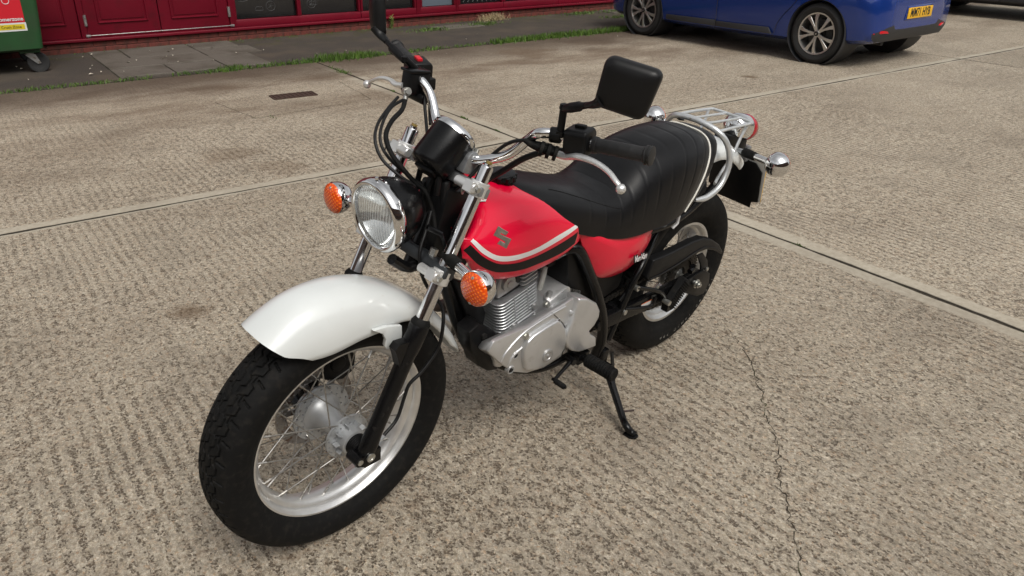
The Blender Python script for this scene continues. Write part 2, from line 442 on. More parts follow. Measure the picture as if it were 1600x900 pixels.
def concrete_mat():
    g = NB('brushed_aggregate_concrete')
    X, Y, Z = g.sep()
    ax = g.math('ABSOLUTE', X); ay = g.math('ABSOLUTE', Y)
    wob = g.math('MULTIPLY', g.math('SUBTRACT', g.noise(1.3, 4, .65), .5), .07)
    # trowelled margins along the joints
    mB = g.rng(g.math('ADD', ax, wob), .075, .10, 1, 0, True)
    far = g.rng(Y, -.002, .002, .0, 1)
    ayf = g.math('ADD', g.math('MULTIPLY', far, ay), g.math('MULTIPLY', g.math('SUBTRACT', 1.0, far), g.math('ADD', ay, .05)))
    mA = g.rng(g.math('ADD', ayf, wob), .075, .095, 1, 0, True)
    margin = g.math('MAXIMUM', mA, mB)
    # brushed grooves run along t (parallel to the joint B)
    gw = g.noise(2.2, 3)
    gwave = g.math('SINE', g.math('ADD', g.math('MULTIPLY', X, 150.0), g.math('MULTIPLY', gw, 6.0)))
    patch = g.rng(g.noise(.85, 4, .6), .42, .62, 0.15, 1.0, True)
    mp = g.mapping((1.0, .72, 1.0))
    n1 = g.noise(88, 7, .72, mp)
    n2 = g.noise(260, 4, .65)
    n3 = g.noise(30, 4, .6, mp)
    farfade = g.rng(Y, 0.0, .05, 1.0, .40, True)
    grv = g.math('MULTIPLY', g.math('MULTIPLY', g.math('MULTIPLY', gwave, patch), farfade), .20)
    h = g.math('ADD', g.math('ADD', n1, g.math('MULTIPLY', g.math('SUBTRACT', n3, .5), .34)), g.math('ADD', grv, g.math('MULTIPLY', g.math('SUBTRACT', n2, .5), .22)))
    dpos = g.n.new('ShaderNodeVectorMath'); dpos.operation = 'MULTIPLY_ADD'
    nv = g.n.new('ShaderNodeTexNoise'); nv.inputs['Scale'].default_value = 120; nv.inputs['Detail'].default_value = 2; g.l.new(mp, nv.inputs['Vector'])
    g.l.new(nv.outputs['Color'], dpos.inputs[0]); dpos.inputs[1].default_value = (.009, .009, 0); g.l.new(mp, dpos.inputs[2])
    cell = g.voro(165, dpos.outputs[0])
    cr_ = g.n.new('ShaderNodeSeparateColor'); g.l.new(cell.outputs['Color'], cr_.inputs[0])
    clus = g.math('ADD', g.math('ADD', g.noise(34, 4, .62, mp), grv), g.math('MULTIPLY', g.math('SUBTRACT', g.noise(7, 4, .6), .5), .25))
    prob = g.math('MULTIPLY', g.rng(clus, .445, .63, .02, .98), g.rng(g.noise(.55, 5, .62), .36, .62, .45, 1.12))
    dark = g.math('MULTIPLY', g.rng(g.math('SUBTRACT', prob, cr_.outputs[0]), -.06, .10, 0, 1, True), g.rng(cell.outputs['Distance'], .35, .62, 1, .25))
    dark = g.math('MULTIPLY', g.math('MULTIPLY', dark, g.math('SUBTRACT', 1.0, margin)), g.rng(Y, .0, 2.5, .95, .62))
    # mortar
    big = g.noise(.7, 5, .6)
    base = g.mix(g.rng(big, .35, .65), (.288, .249, .188), (.362, .318, .246))
    fine = g.noise(420, 3, .6)
    base = g.mix(g.rng(fine, .35, .65, 0, .55), base, (.60, .545, .46), 'MIX')
    base = g.mix(g.math('MULTIPLY', g.rng(cr_.outputs[1], .10, .80, .05, .85), g.math('SUBTRACT', 1.0, margin)), base, g.ramp(cr_.outputs[2], [(0, (.165, .134, .098)), (.30, (.29, .243, .172)), (.6, (.41, .352, .262)), (.82, (.58, .52, .42)), (1, (.38, .26, .16))]))
    base = g.mix(g.rng(g.noise(300, 3, .6), .50, .68, 0, .6), base, (.19, .155, .12))
    # exposed stones
    vo = g.voro(105)
    st = g.ramp(vo.outputs['Color'], [(0, (.24, .20, .17)), (.35, (.36, .27, .18)), (.55, (.42, .24, .12)), (.75, (.55, .47, .36)), (1, (.33, .29, .25))])
    sel = g.math('MULTIPLY', g.rng(vo.outputs['Distance'], .30, .45, 1, 0), g.rng(g.noise(31, 3), .52, .64, .02, .55))
    sel = g.math('MULTIPLY', sel, g.math('SUBTRACT', 1.0, margin))
    base = g.mix(sel, base, st)
    vo2 = g.voro(230)
    base = g.mix(g.math('MULTIPLY', g.rng(vo2.outputs['Distance'], .25, .42, .8, 0), g.math('SUBTRACT', 1.0, margin)), base, g.ramp(vo2.outputs['Color'], [(0, (.12, .10, .085)), (.4, (.38, .31, .24)), (.7, (.62, .55, .45)), (1, (.40, .26, .15))]))
    base = g.mix(dark, base, g.mix(g.noise(210, 3), (.062, .047, .034), (.175, .138, .100)))
    base = g.mix(g.math('MULTIPLY', margin, .85), base, g.mix(g.rng(g.noise(34, 7, .75), .3, .7), (.29, .255, .198), (.47, .425, .345)))
    # middle-sized mottling: worn, brown and dusty patches a few centimetres across
    mot = g.rng(g.noise(70, 6, .72, mp), .34, .66, .64, 1.28)
    q = g.n.new('ShaderNodeVectorMath'); q.operation = 'SCALE'; g.l.new(base, q.inputs[0]); g.l.new(g.math('ADD', g.math('MULTIPLY', mot, g.math('SUBTRACT', 1.0, margin)), margin), q.inputs['Scale']); base = q.outputs[0]
    base = g.mix(g.math('MULTIPLY', g.rng(g.noise(15, 5, .7), .54, .70, 0, .40), g.math('SUBTRACT', 1.0, margin)), base, (.22, .15, .095))
    base = g.mix(g.rng(g.noise(1.9, 5, .65), .50, .68, 0, .35), base, (.16, .135, .105))
    # dirt: brown stains near the pavement and a few oil marks
    stain = g.math('MULTIPLY', g.rng(g.noise(1.1, 6, .62, g.mapping((.6, 1.4, 1), (3.1, 1.7, 0))), .42, .66, 0, 1, True), g.rng(Y, .4, 3.0, .12, .9))
    base = g.mix(stain, base, (.125, .085, .055), 'MIX')
    edge = g.rng(g.math('ADD', Y, g.math('MULTIPLY', g.noise(1.6, 5), .9)), 2.75, 3.95, 0, .90, True)
    base = g.mix(edge, base, (.085, .062, .045))
    for (cx, cy, rr, amt) in ((-1.78, .75, .26, .42), (-1.62, .32, .24, .42), (4.5, 1.9, .7, .35), (2.2, 2.9, .5, .4), (-2.62, -1.35, .10, .7), (3.2, .62, .12, .8)):
        dx = g.math('SUBTRACT', X, cx); dy = g.math('SUBTRACT', Y, cy)
        rr2 = g.math('SQRT', g.math('ADD', g.math('MULTIPLY', dx, dx), g.math('MULTIPLY', dy, dy)))
        rr2 = g.math('ADD', rr2, g.math('MULTIPLY', g.math('SUBTRACT', g.noise(6, 5, .65), .5), rr * 1.6))
        base = g.mix(g.rng(rr2, rr * .25, rr, amt, 0, True), base, (.13, .085, .05))
    base = g.mix(g.rng(Z, -.0034, -.0006, .94, 0), base, (.016, .013, .010))      # dirt packed against the joint edges
    hh = g.math('SUBTRACT', g.math('MULTIPLY', fine, .25), g.math('ADD', g.math('MULTIPLY', dark, 1.0), g.math('MULTIPLY', n1, .6)))
    oi = g.n.new('ShaderNodeObjectInfo'); q = g.n.new('ShaderNodeVectorMath'); q.operation = 'SCALE'; g.l.new(base, q.inputs[0]); g.l.new(g.rng(oi.outputs['Random'], 0, 1, .92, 1.06), q.inputs['Scale']); base = q.outputs[0]
    hh = g.math('ADD', hh, g.math('MULTIPLY', sel, .5))
    hh = g.math('MULTIPLY', hh, g.rng(margin, 0, 1, 1, .25))
    g.bump(hh, .75, .006)
    return g.done(base, g.rng(n1, .3, .7, .7, .9))
K['concrete'] = concrete_mat()

def asphalt_mat():
    g = NB('old_mossy_pavement'); X, Y, Z = g.sep()
    n = g.noise(130, 5, .6)
    c = g.mix(g.rng(n, .35, .65), (.032, .027, .023), (.075, .064, .054))
    c = g.mix(g.rng(g.noise(2.2, 6, .6), .45, .65, 0, .6), c, (.095, .075, .055))
    moss = g.math('MULTIPLY', g.rng(g.noise(5, 6, .65), .50, .62, 0, .8, True), g.rng(Y, 4.5, 5.3, .02, 1))
    c = g.mix(moss, c, (.055, .055, .015))
    g.bump(n, .6, .004); return g.done(c, .85)
K['asphalt'] = asphalt_mat()
def flag_mat():
    g = NB('paving_flag'); n = g.noise(90, 5, .6)
    c = g.mix(g.rng(n, .3, .7), (.085, .074, .063), (.135, .12, .10))
    c = g.mix(g.rng(g.noise(3, 6, .6), .48, .66, 0, .7), c, (.06, .05, .038))
    g.bump(n, .4, .003); return g.done(c, .8)
K['flag'] = flag_mat()
def soil_mat():
    g = NB('joint_dirt'); n = g.noise(60, 5, .6)
    c = g.mix(g.rng(n, .3, .7), (.010, .008, .006), (.060, .048, .034))
    c = g.mix(g.rng(g.noise(4, 5), .56, .64), c, (.03, .045, .008))
    return g.done(c, .95)
K['soil'] = soil_mat()
def leaf_mat(name, a, b, sc_=14):
    g = NB(name); c = g.mix(g.rng(g.noise(sc_, 3), .3, .7), a, b)
    g.b.inputs['Subsurface Weight'].default_value = 0
    return g.done(c, .55)
K['grass'] = leaf_mat('grass_green', (.030, .065, .010), (.11, .19, .030))
K['straw'] = leaf_mat('dry_straw', (.30, .23, .12), (.46, .38, .23))
def brick_mat():
    g = NB('painted_brick'); n = g.noise(35, 6, .6)
    c = g.mix(g.rng(n, .3, .7), (.10, .026, .021), (.17, .046, .035))
    c = g.mix(g.rng(g.noise(7, 6, .65), .5, .66, 0, .8), c, (.045, .032, .024))
    g.bump(n, .5, .004); return g.done(c, .8)
K['brick'] = brick_mat()
K['brickwall_shop'] = mat('shop_brick', (.13, .075, .055), .85, var=(1.5, .25))
K['mortar'] = mat('dirty_mortar', (.095, .036, .029), .9, var=(30, .3))
K['redshop'] = mat('red_shop_paint', (.135, .0028, .013), .38, 0, var=(2.5, .12), spec=.35, bump=(40, .03, .001), dirt=((.075, .005, .010), 5, .56, .25))
K['shopglass'] = mat('black_window_film', (.010, .010, .011), .08, 0, spec=.6)
K['greyglass'] = mat('grey_window_film', (.10, .125, .15), .12, 0, spec=.5)
K['doodle'] = mat('white_line_print', (.07, .07, .072), .5)
K['binplastic'] = mat('green_bin_paint', (.014, .060, .018), .45, 0, var=(4, .2), dirt=((.03, .05, .025), 3, .55, .3), bump=(60, .06, .001))
K['stickerred'] = mat('sticker_red', (.55, .012, .025), .4)
K['stickerwhite'] = mat('sticker_white', (.62, .64, .64), .4)
K['stickeryellow'] = mat('sticker_yellow', (.62, .48, .02), .4)
K['ink'] = mat('black_ink', (.012, .012, .012), .5)
K['galv'] = mat('galvanised_steel', (.36, .36, .35), .45, .8, var=(60, .2), dirt=((.16, .12, .08), 30, .55, .2))
K['rust'] = mat('rusty_iron', (.055, .030, .022), .85, .2, bump=(90, .6, .004), var=(40, .4))
K['carblue'] = mat('blue_car_paint', (.004, .034, .22), .26, .3, coat=1.0)
K['carnavy'] = mat('dark_car_paint', (.006, .007, .012), .25, .2, coat=1.0)
K['cartrim'] = mat('grey_bumper_plastic', (.030, .031, .034), .55)
K['cartyre'] = mat('car_tyre', (.016, .016, .016), .8, var=(10, .2))
K['alloy'] = mat('machined_alloy', (.55, .54, .52), .3, .85)
K['alloyd'] = mat('alloy_black', (.015, .015, .016), .4)
K['rearred'] = mat('rear_reflector', (.65, .008, .02), .15, coat=.6)

# ---- ground: a dark bed sheet out to the horizon, concrete slabs on it as parts
g_ = MB(); g_.add([(-300, -300, -.006), (300, -300, -.006), (300, 300, -.006), (-300, 300, -.006)], [(0, 1, 2, 3)])
ground = g_.obj('ground', K['soil'], smooth=0); ground.matrix_world = SF
tag(ground, kind='structure')

def slab(s0, s1, t0, t1, gaps, seed, step=.05):
    rnd = random.Random(seed); pts = []
    s0 += gaps[0]; s1 -= gaps[1]; t0 += gaps[2]; t1 -= gaps[3]
    def run(a, b, fixed, horiz, amp):
        n = max(2, int(abs(b - a) / step)); off = 0
        for i in range(n):
            off = .75 * off + rnd.uniform(-1, 1) * amp
            if rnd.random() < .05: off += (1 if rnd.random() < .5 else -1) * amp * 1.5
            x = a + (b - a) * i / n
            pts.append((x, fixed + (off if i else 0)) if horiz else (fixed + (off if i else 0), x))
    amp = .0026
    run(s0, s1, t0, True, amp); run(t0, t1, s1, False, amp); run(s1, s0, t1, True, amp); run(t1, t0, s0, False, amp)
    m = MB(); n = len(pts)
    cs = (s0 + s1) / 2; ct = (t0 + t1) / 2
    inn = [(x + math.copysign(min(.004, abs(cs - x)), cs - x), y + math.copysign(min(.004, abs(ct - y)), ct - y)) for x, y in pts]
    m.rings([[(x, y, -.04) for x, y in pts], [(x, y, -.004) for x, y in pts], [(x, y, 0) for x, y in inn]])
    return m.obj('concrete_slab', K['concrete'], ground, smooth=0)
ga, gb = .011, .009
for i, (s0, s1, t0, t1) in enumerate([(-6, 0, 0, 3.6), (0, 6, 0, 3.6), (6, 12, 0, 3.6), (12, 18, 0, 3.6), (-6, 0, -6, 0), (0, 6, -6, 0), (6, 12, -6, 0), (12, 18, -6, 0),
                                      (-12, -6, 0, 3.6), (-12, -6, -6, 0), (-6, 0, -12, -6), (0, 6, -12, -6), (6, 12, -12, -6), (-12, -6, -12, -6), (12, 18, -12, -6)]):
    slab(s0, s1, t0, t1, (gb, gb, ga, ga), i + 3)
m = MB(); m.add([(-60, -60, -.002), (60, -60, -.002), (60, -12.02, -.002), (-60, -12.02, -.002), (18.02, -12, -.002), (60, -12, -.002), (60, 3.6, -.002), (18.02, 3.6, -.002), (-60, -12, -.002), (-12.02, -12, -.002), (-12.02, 3.6, -.002), (-60, 3.6, -.002)],
                [(0, 1, 2, 3), (4, 5, 6, 7), (8, 9, 10, 11)])
o = m.obj('yard_surface', K['concrete'], smooth=0); o.matrix_world = SF; tag(o, kind='structure')

# crack wandering across the near slab
pix = [(-0.93,-2.63),(-0.99,-2.75),(-1.07,-2.88),(-1.2,-3.03),(-1.29,-3.12),(-1.34,-3.19),(-1.43,-3.28),(-1.53,-3.36),(-1.59,-3.43),(-1.65,-3.49),(-1.71,-3.55),(-1.78,-3.61),(-1.80,-3.75),(-1.9,-4.1)]
rnd = random.Random(4)
cp = []
for a, b in zip(pix, pix[1:]):
    for j in range(9):
        t = j / 9; cp.append((a[0] + (b[0] - a[0]) * t + rnd.uniform(-.009, .009), a[1] + (b[1] - a[1]) * t + rnd.uniform(-.009, .009)))
m = MB(); vs = []; fs = []
for i, (x, y) in enumerate(cp):
    w = rnd.uniform(.0004, .0022) * (.5 if i < 6 else 1); vs += [(x - w * .75, y + w * .6, .0012), (x + w * .75, y - w * .6, .0012)]
    if i: k = 2 * i; fs.append((k - 2, k - 1, k + 1, k))
m.add(vs, fs); m.obj('crack', K['soil'], ground, smooth=0)

# ---- pavement strip by the building
m = MB(); m.add([(-60, 3.61, .004), (60, 3.61, .004), (60, 5.5, .012), (-60, 5.5, .012)], [(0, 1, 2, 3)])
m.add([(-60, 5.5, .012), (60, 5.5, .012), (60, 60, .012), (-60, 60, .012)], [(0, 1, 2, 3)])
m.add([(-60, 3.61, -.05), (60, 3.61, -.05), (60, 3.61, .004), (-60, 3.61, .004)], [(0, 1, 2, 3)])
pave = m.obj('pavement', K['asphalt'], smooth=0); pave.matrix_world = SF; tag(pave, kind='structure')
for (s0, s1, t0, t1) in [(-1.86, -1.36, 3.70, 4.18), (-1.36, -.86, 3.70, 4.18), (-1.86, -.85, 4.18, 4.72), (-1.86, -1.55, 4.72, 5.36), (-1.55, -.84, 4.72, 5.36), (-.86, -.42, 3.70, 4.45), (-.84, -.25, 4.45, 4.95), (-.84, -.35, 4.95, 5.36), (2.25, 2.95, 4.85, 5.16), (5.4, 6.4, 5.0, 5.38)]:
    m = MB(); zt = .020 + random.uniform(-.003, .004)
    m.box(((s0 + s1) / 2, (t0 + t1) / 2, zt - .02), (s1 - s0 - .014, t1 - t0 - .014, .04))
    m.obj('paving_flag', K['flag'], pave, bevel=.004, bseg=1, smooth=30)

def blades(m, s, t, h, w, lean, rnd, z=0.0):
    a = rnd.uniform(0, 2 * pi); d = rnd.uniform(0, 2 * pi)
    wx, wy = cos(a) * w, sin(a) * w; lx, ly = cos(d) * lean, sin(d) * lean
    m.add([(s - wx, t - wy, z), (s + wx, t + wy, z), (s + lx * .4 + wx * .7, t + ly * .4 + wy * .7, z + h * .6), (s + lx * .4 - wx * .7, t + ly * .4 - wy * .7, z + h * .6), (s + lx, t + ly, z + h)], [(0, 1, 2, 3), (3, 2, 4)])
rnd = random.Random(11)
m = MB()
for i in range(15000):
    s = rnd.uniform(-4.2, 6.2)
    dens = .5 + .3 * sin(s * 2.3 + 1) + .25 * sin(s * 5.1) + .12 * sin(s * 13)
    if s < -1.6: dens = .22
    if 1.45 < s < 1.95: dens = .15
    if 2.2 < s < 4.8: dens = .85
    if rnd.random() > dens: continue
    sp = .035 + .05 * max(0, dens)
    blades(m, s, 3.62 + rnd.gauss(0, sp * .7), rnd.uniform(.015, .055) * (.5 + dens), rnd.uniform(.002, .006), rnd.uniform(.005, .035), rnd)
o = m.obj('grass_strip', K['grass'], smooth=0); o.matrix_world = SF; tag(o, 'strip of green grass and weeds between concrete yard and pavement', 'grass', kind='stuff')
m = MB()
for (cs, ct, n, sp, h) in [(0.0, 2.9, 60, .03, .03), (.0, 1.9, 40, .015, .015), (0, 1.2, 30, .012, .012), (0, 3.05, 50, .05, .035), (0, .75, 40, .012, .015), (0, -.95, 40, .012, .02), (0, -1.72, 60, .014, .02), (0, .3, 30, .01, .012), (-.95, 3.7, 30, .03, .02), (-.85, 4.45, 20, .02, .02), (-1.2, 1.55, 14, .02, .012), (0, -2.3, 20, .01, .012)]:
    for i in range(n): blades(m, cs + rnd.gauss(0, sp * .5), ct + rnd.gauss(0, sp * 1.8), rnd.uniform(.3, 1) * h, .003, h * .7, rnd)
for i in range(700):
    s = rnd.uniform(-2, 8); blades(m, s, 5.36 - abs(rnd.gauss(0, .05)), rnd.uniform(.008, .02), .004, .012, rnd, .012)
for (cs, ct) in [(2.15, 4.9), (3.0, 5.0), (4.9, 5.2), (5.6, 5.15), (6.2, 4.9), (5.2, 4.6)]:
    for i in range(260): blades(m, cs + rnd.gauss(0, .16), ct + rnd.gauss(0, .06), rnd.uniform(.01, .045), .004, .03, rnd, .01)
o = m.obj('joint_weeds', K['grass'], smooth=0); o.matrix_world = SF; tag(o, 'small green weeds and moss in joints and along wall', 'weeds', kind='stuff')
m = MB()
for i in range(420): blades(m, 3.35 + rnd.gauss(0, .12), 5.28 + rnd.gauss(0, .04), rnd.uniform(.03, .12), .0025, rnd.uniform(.02, .12), rnd, .01)
o = m.obj('dry_grass_tuft', K['straw'], smooth=0); o.matrix_world = SF; tag(o, 'pale dry grass tuft growing at the foot of the red shopfront', 'grass')
m = MB()
for i in range(40):
    z = rnd.uniform(0, .13); a = rnd.uniform(0, 2 * pi); blades(m, 1.78 + rnd.gauss(0, .006), 5.32 + rnd.gauss(0, .006), rnd.uniform(.02, .05), .008, .04, rnd, .01 + z)
m.tube([(1.78, 5.32, .0), (1.785, 5.32, .15)], .004, 6)
o = m.obj('wall_weed', leaf_mat('weed_leaf', (.08, .13, .03), (.2, .24, .06)), smooth=0); o.matrix_world = SF; tag(o, 'upright leafy green weed against the brick plinth under the window', 'weed')
m = MB()
for i in range(46):
    if i < 26: s, t = rnd.uniform(-2.6, -.4), rnd.uniform(4.0, 5.3)
    else: s, t = rnd.uniform(-2, 6), rnd.uniform(2.6, 5.2)
    a = rnd.uniform(0, pi); L = rnd.uniform(.008, .028); w = L * rnd.uniform(.3, .7); c, d = cos(a), sin(a); z = .022 if t > 3.65 else .003
    m.add([(s - c * L, t - d * L, z), (s + d * w, t - c * w, z + .006), (s + c * L, t + d * L, z), (s - d * w, t + c * w, z + .010)], [(0, 1, 2, 3)])
o = m.obj('litter_scraps', mat('pale_litter', (.42, .38, .31), .8, var=(3, .5)), smooth=0); o.matrix_world = SF; tag(o, 'scattered pale scraps of litter and leaves on the pavement', 'litter', kind='stuff')

# ---- rusty drain grate let into the far slab
dg = empty('drain_grate'); dg.matrix_world = SF @ Matrix.Translation((-.79, 2.2, 0)) @ Matrix.Rotation(radians(-4), 4, 'Z')
tag(dg, 'rusty rectangular drain cover sunk in the concrete near the pavement', 'drain')
m = MB(); m.box((0, 0, .0005), (.37, .17, .005)); m.obj('backing_plate', K['rust'], dg, smooth=0)
m = MB()
for s_ in (-1, 1): m.box((0, s_ * .082, .003), (.37, .014, .008)); m.box((s_ * .182, 0, .0032), (.014, .15, .0076))
m.obj('frame', K['rust'], dg, smooth=0)
bar = MB().box((0, 0, 0), (.018, .148, .006)).mesh('bar', K['rust'], smooth=0)
for i in range(9):
    b = bpy.data.objects.new('bar', bar); COL.objects.link(b); b.parent = dg; b.location = (-.155 + i * .0388, 0, .0045)
# saw-cut joint round the drain
m = MB()
for (x0, y0, x1, y1) in [(-1.32, 1.60, -.30, 1.72), (-1.32, 1.60, -1.42, 2.3), (-.30, 1.72, -.22, 2.55)]:
    L = hypot(x1 - x0, y1 - y0); nx, ny = -(y1 - y0) / L * .003, (x1 - x0) / L * .003; N = 14
    vs = []; fs = []
    for i in range(N + 1):
        t = i / N; j = rnd.uniform(.3, 1.2); x = x0 + (x1 - x0) * t + rnd.uniform(-.004, .004); y = y0 + (y1 - y0) * t + rnd.uniform(-.004, .004)
        vs += [(x - nx * j, y - ny * j, .0012), (x + nx * j, y + ny * j, .0012)]
        if i: fs.append((2 * i - 2, 2 * i - 1, 2 * i + 1, 2 * i))
    m.add(vs, fs)
m.obj('patch_joint', K['soil'], ground, smooth=0)

# ---- red shopfront
TW = 5.40
shop = empty('shopfront'); shop.matrix_world = SF @ Matrix.Translation((0, TW, 0))
tag(shop, 'red painted shopfront with panelled doors, dark windows and low brick plinth', 'shopfront')
m = MB(); m.box((1.0, .094, .05), (14, .22, .13)); m.obj('plinth', K['mortar'], shop, smooth=0)
bk = MB().box((0, 0, 0), (.216, .046, .052)).mesh('brick', K['brick'], bevel=.004, bseg=1, smooth=30)
for c_ in range(2):
    for i in range(52):
        b = bpy.data.objects.new('brick', bk); COL.objects.link(b); b.parent = shop
        b.location = (-4.0 + i * .2225 + (.111 if c_ else 0) + random.uniform(-.002, .002), .0 + random.uniform(-.003, .003), .0325 + c_ * .0575)
m = MB(); m.box((1.0, .26, 3.2), (14, .22, 2.0)); m.obj('fascia', K['redshop'], shop, smooth=0)
m = MB(); m.box((1.0, -.005, .138), (14, .11, .03)); m.obj('sill', K['redshop'], shop, bevel=.006)
m = MB(); m.box((1.0, .035, 2.24), (14, .08, .12)); m.obj('head_rail', K['redshop'], shop, bevel=.006)
def rail(s0, s1, z0, z1, y=.03, th=.06, name='frame_rail'):
    m = MB(); m.box(((s0 + s1) / 2, y, (z0 + z1) / 2), (s1 - s0, th, z1 - z0)); return m.obj(name, K['redshop'], shop, bevel=.005)
# side panel and double door
def leaf(s0, s1, name, hinge=None):
    m = MB(); m.box(((s0 + s1) / 2, .045, 1.165), (s1 - s0 - .008, .05, 2.02)); d = m.obj(name, K['redshop'], shop, bevel=.004)
    m = MB(); a, b, z0, z1 = s0 + .13, s1 - .13, .30, 1.05
    for (za, zb) in ((z0, z1), (1.2, 2.02)):
        for (p0, p1) in (((a, za), (b, za)), ((b, za), (b, zb)), ((b, zb), (a, zb)), ((a, zb), (a, za))):
            cx, cz = (p0[0] + p1[0]) / 2, (p0[1] + p1[1]) / 2
            m.prism([(-.010, 0), (.010, 0), (.003, .017), (-.003, .017)], -abs(p1[0] - p0[0] + p1[1] - p0[1]) / 2, abs(p1[0] - p0[0] + p1[1] - p0[1]) / 2,
                    (Vector((cx, .02, cz)), Vector((0, 0, 1)) if p0[1] == p1[1] else Vector((1, 0, 0)), Vector((0, -1, 0)), Vector((1, 0, 0)) if p0[1] == p1[1] else Vector((0, 0, 1))))
    m.obj('moulding', K['redshop'], d, smooth=30)
    m = MB(); m.box(((a + b) / 2, .017, (z0 + z1) / 2), (b - a - .06, .012, z1 - z0 - .06)); m.obj('raised_panel', K['redshop'], d, bevel=.005)
    return d
for q in range(5): leaf(-2.75 - .9 * q, -1.86 - .89 * q if q == 0 else -1.85 - .9 * q, 'side_panel')
m = MB(); m.box((1.0, 3.4, 2.5), (14, 6.0, 5.0)); m.obj('building_wall', K['brickwall_shop'], shop, smooth=0)
rail(-1.86, -1.80, .155, 2.18, name='door_post')
d1 = leaf(-1.80, -1.045, 'door'); d2 = leaf(-1.045, -.275, 'door')
rail(-.275, -.205, .155, 2.18, name='door_post')
for d, s_ in ((d1, -1.80), (d2, -.275)):
    for z in (.33, 1.1, 1.9):
        m = MB(); m.lathe([(-.055, 0), (-.055, .017), (.055, .017), (.055, 0)], (s_, .008, z), (0, 0, 1), 12); m.obj('hinge', K['galv'], d)
m = MB(); m.tube([(-1.80, -.012, .175), (-.26, -.012, .178)], .006, 8); m.box((-1.80, -.012, .175), (.045, .022, .022)); m.box((-.262, -.012, .178), (.045, .022, .022))
m.obj('threshold_bar', K['galv'], shop, bevel=.002)
# windows
wins = [(-.19, .555, 'shopglass'), (.605, 1.367, 'shopglass'), (1.43, 2.18, 'shopglass'), (2.30, 2.80, 'greyglass'), (2.90, 3.60, 'shopglass'), (3.66, 4.6, 'shopglass'), (4.66, 5.6, 'shopglass'), (5.66, 6.6, 'shopglass')]
rd = random.Random(5)
for i, (s0, s1, gm) in enumerate(wins):
    f = empty('window', (0, 0, 0), parent=shop)
    for (x0, x1, z0, z1) in ((s0 - .028, s1 + .028, .155, .232), (s0 - .028, s1 + .028, 2.10, 2.18), (s0 - .028, s0, .232, 2.10), (s1, s1 + .028, .232, 2.10)):
        m = MB(); m.box(((x0 + x1) / 2, .035, (z0 + z1) / 2), (x1 - x0, .06, z1 - z0)); m.obj('frame_bar', K['redshop'], f, bevel=.005)
    m = MB(); m.box(((s0 + s1) / 2, .075, 1.166), (s1 - s0 - .002, .008, 1.86)); m.obj('pane', K[gm], f, smooth=0)
    if gm == 'shopglass' and i < 3:
        m = MB()
        for q in range(26):
            cx = rd.uniform(s0 + .1, s1 - .1); cz = .30 + .11 * (q % 14) + rd.uniform(-.02, .02) + .05; r = rd.uniform(.035, .06); kind = q % 4
            if kind == 0: pts = [(cx + r * cos(t * pi / 8), .0695, cz + r * sin(t * pi / 8)) for t in range(16)]
            elif kind == 1: pts = [(cx + r * 1.5 * cos(t * pi / 8), .0695, cz + .5 * r * sin(t * pi / 8)) for t in range(16)]
            elif kind == 2: pts = [(cx + x * r, .0695, cz + z * r * .7) for x, z in ((-1.2, -.7), (0, -.75), (1.2, -.7), (1.1, .3), (.9, .8), (.3, .6), (-.3, .8), (-.9, .7), (-1.2, .2))]
            else: pts = [(cx + x * r, .0695, cz + z * r) for x, z in ((-1.6, -.5), (-.6, -.1), (.4, .0), (1.3, .7), (1.7, .9), (1.4, .3), (.5, -.35), (-.5, -.5))]
            m.tube(pts, .0022, 4, loop=True)
            if kind == 0:
                for t in range(5): a = t * 1.256; m.tube([(cx, .0695, cz), (cx + r * .6 * cos(a), .0695, cz + r * .6 * sin(a))], .0018, 4)
        m.obj('line_drawing', K['doodle'], f, smooth=0)['kind'] = 'stuff'
    if i == 4:
        m = MB()
        for r_ in range(12):
            for c_ in range(9):
                cx, cz = s0 + .04 + c_ * .078, .26 + r_ * .07
                m.tube([(cx - .039, .066, cz), (cx, .066, cz + .035), (cx + .039, .066, cz), (cx, .066, cz - .035)], .003, 4, loop=True)
        m.obj('grille', K['galv'], f, smooth=0)
rail(2.21, 2.27, .155, 2.18, name='mullion'); rail(2.83, 2.87, .155, 2.18, name='mullion')

# ---- green wheeled bin
bn = empty('wheelie_bin'); bn.matrix_world = SF @ Matrix.Translation((-2.98, 4.80, 0))
tag(bn, 'large green four wheeled waste bin with red sticker beside red doors', 'bin')
def rr(hx, hy, z, r, n=4, cx=0, cy=0):
    out = []
    for qx, qy, a0 in ((1, 1, 0), (-1, 1, pi / 2), (-1, -1, pi), (1, -1, 3 * pi / 2)):
        for i in range(n + 1):
            a = a0 + i * pi / 2 / n; out.append((cx + qx * (hx - r) + r * cos(a), cy + qy * (hy - r) + r * sin(a), z))
    return out
m = MB(); m.rings([rr(.60, .42, .215, .03), rr(.635, .445, .235, .04), rr(.655, .455, .45, .04), rr(.70, .49, 1.06, .05), rr(.73, .52, 1.06, .05), rr(.73, .52, 1.12, .05)])
m.obj('body', K['binplastic'], bn, smooth=40)
m = MB(); m.rings([rr(.74, .53, 1.125, .05), rr(.74, .53, 1.15, .05), rr(.66, .40, 1.30, .08), rr(.4, .2, 1.34, .08)]); m.obj('lid', K['binplastic'], bn, smooth=40)
for sx in (-1, 1):
    m = MB(); m.tube([(sx * .67, -.2, .95), (sx * .80, -.2, .97), (sx * .80, .2, .97), (sx * .67, .2, .95)], .016, 8, k=3); m.obj('lifting_bar', K['galv'], bn)
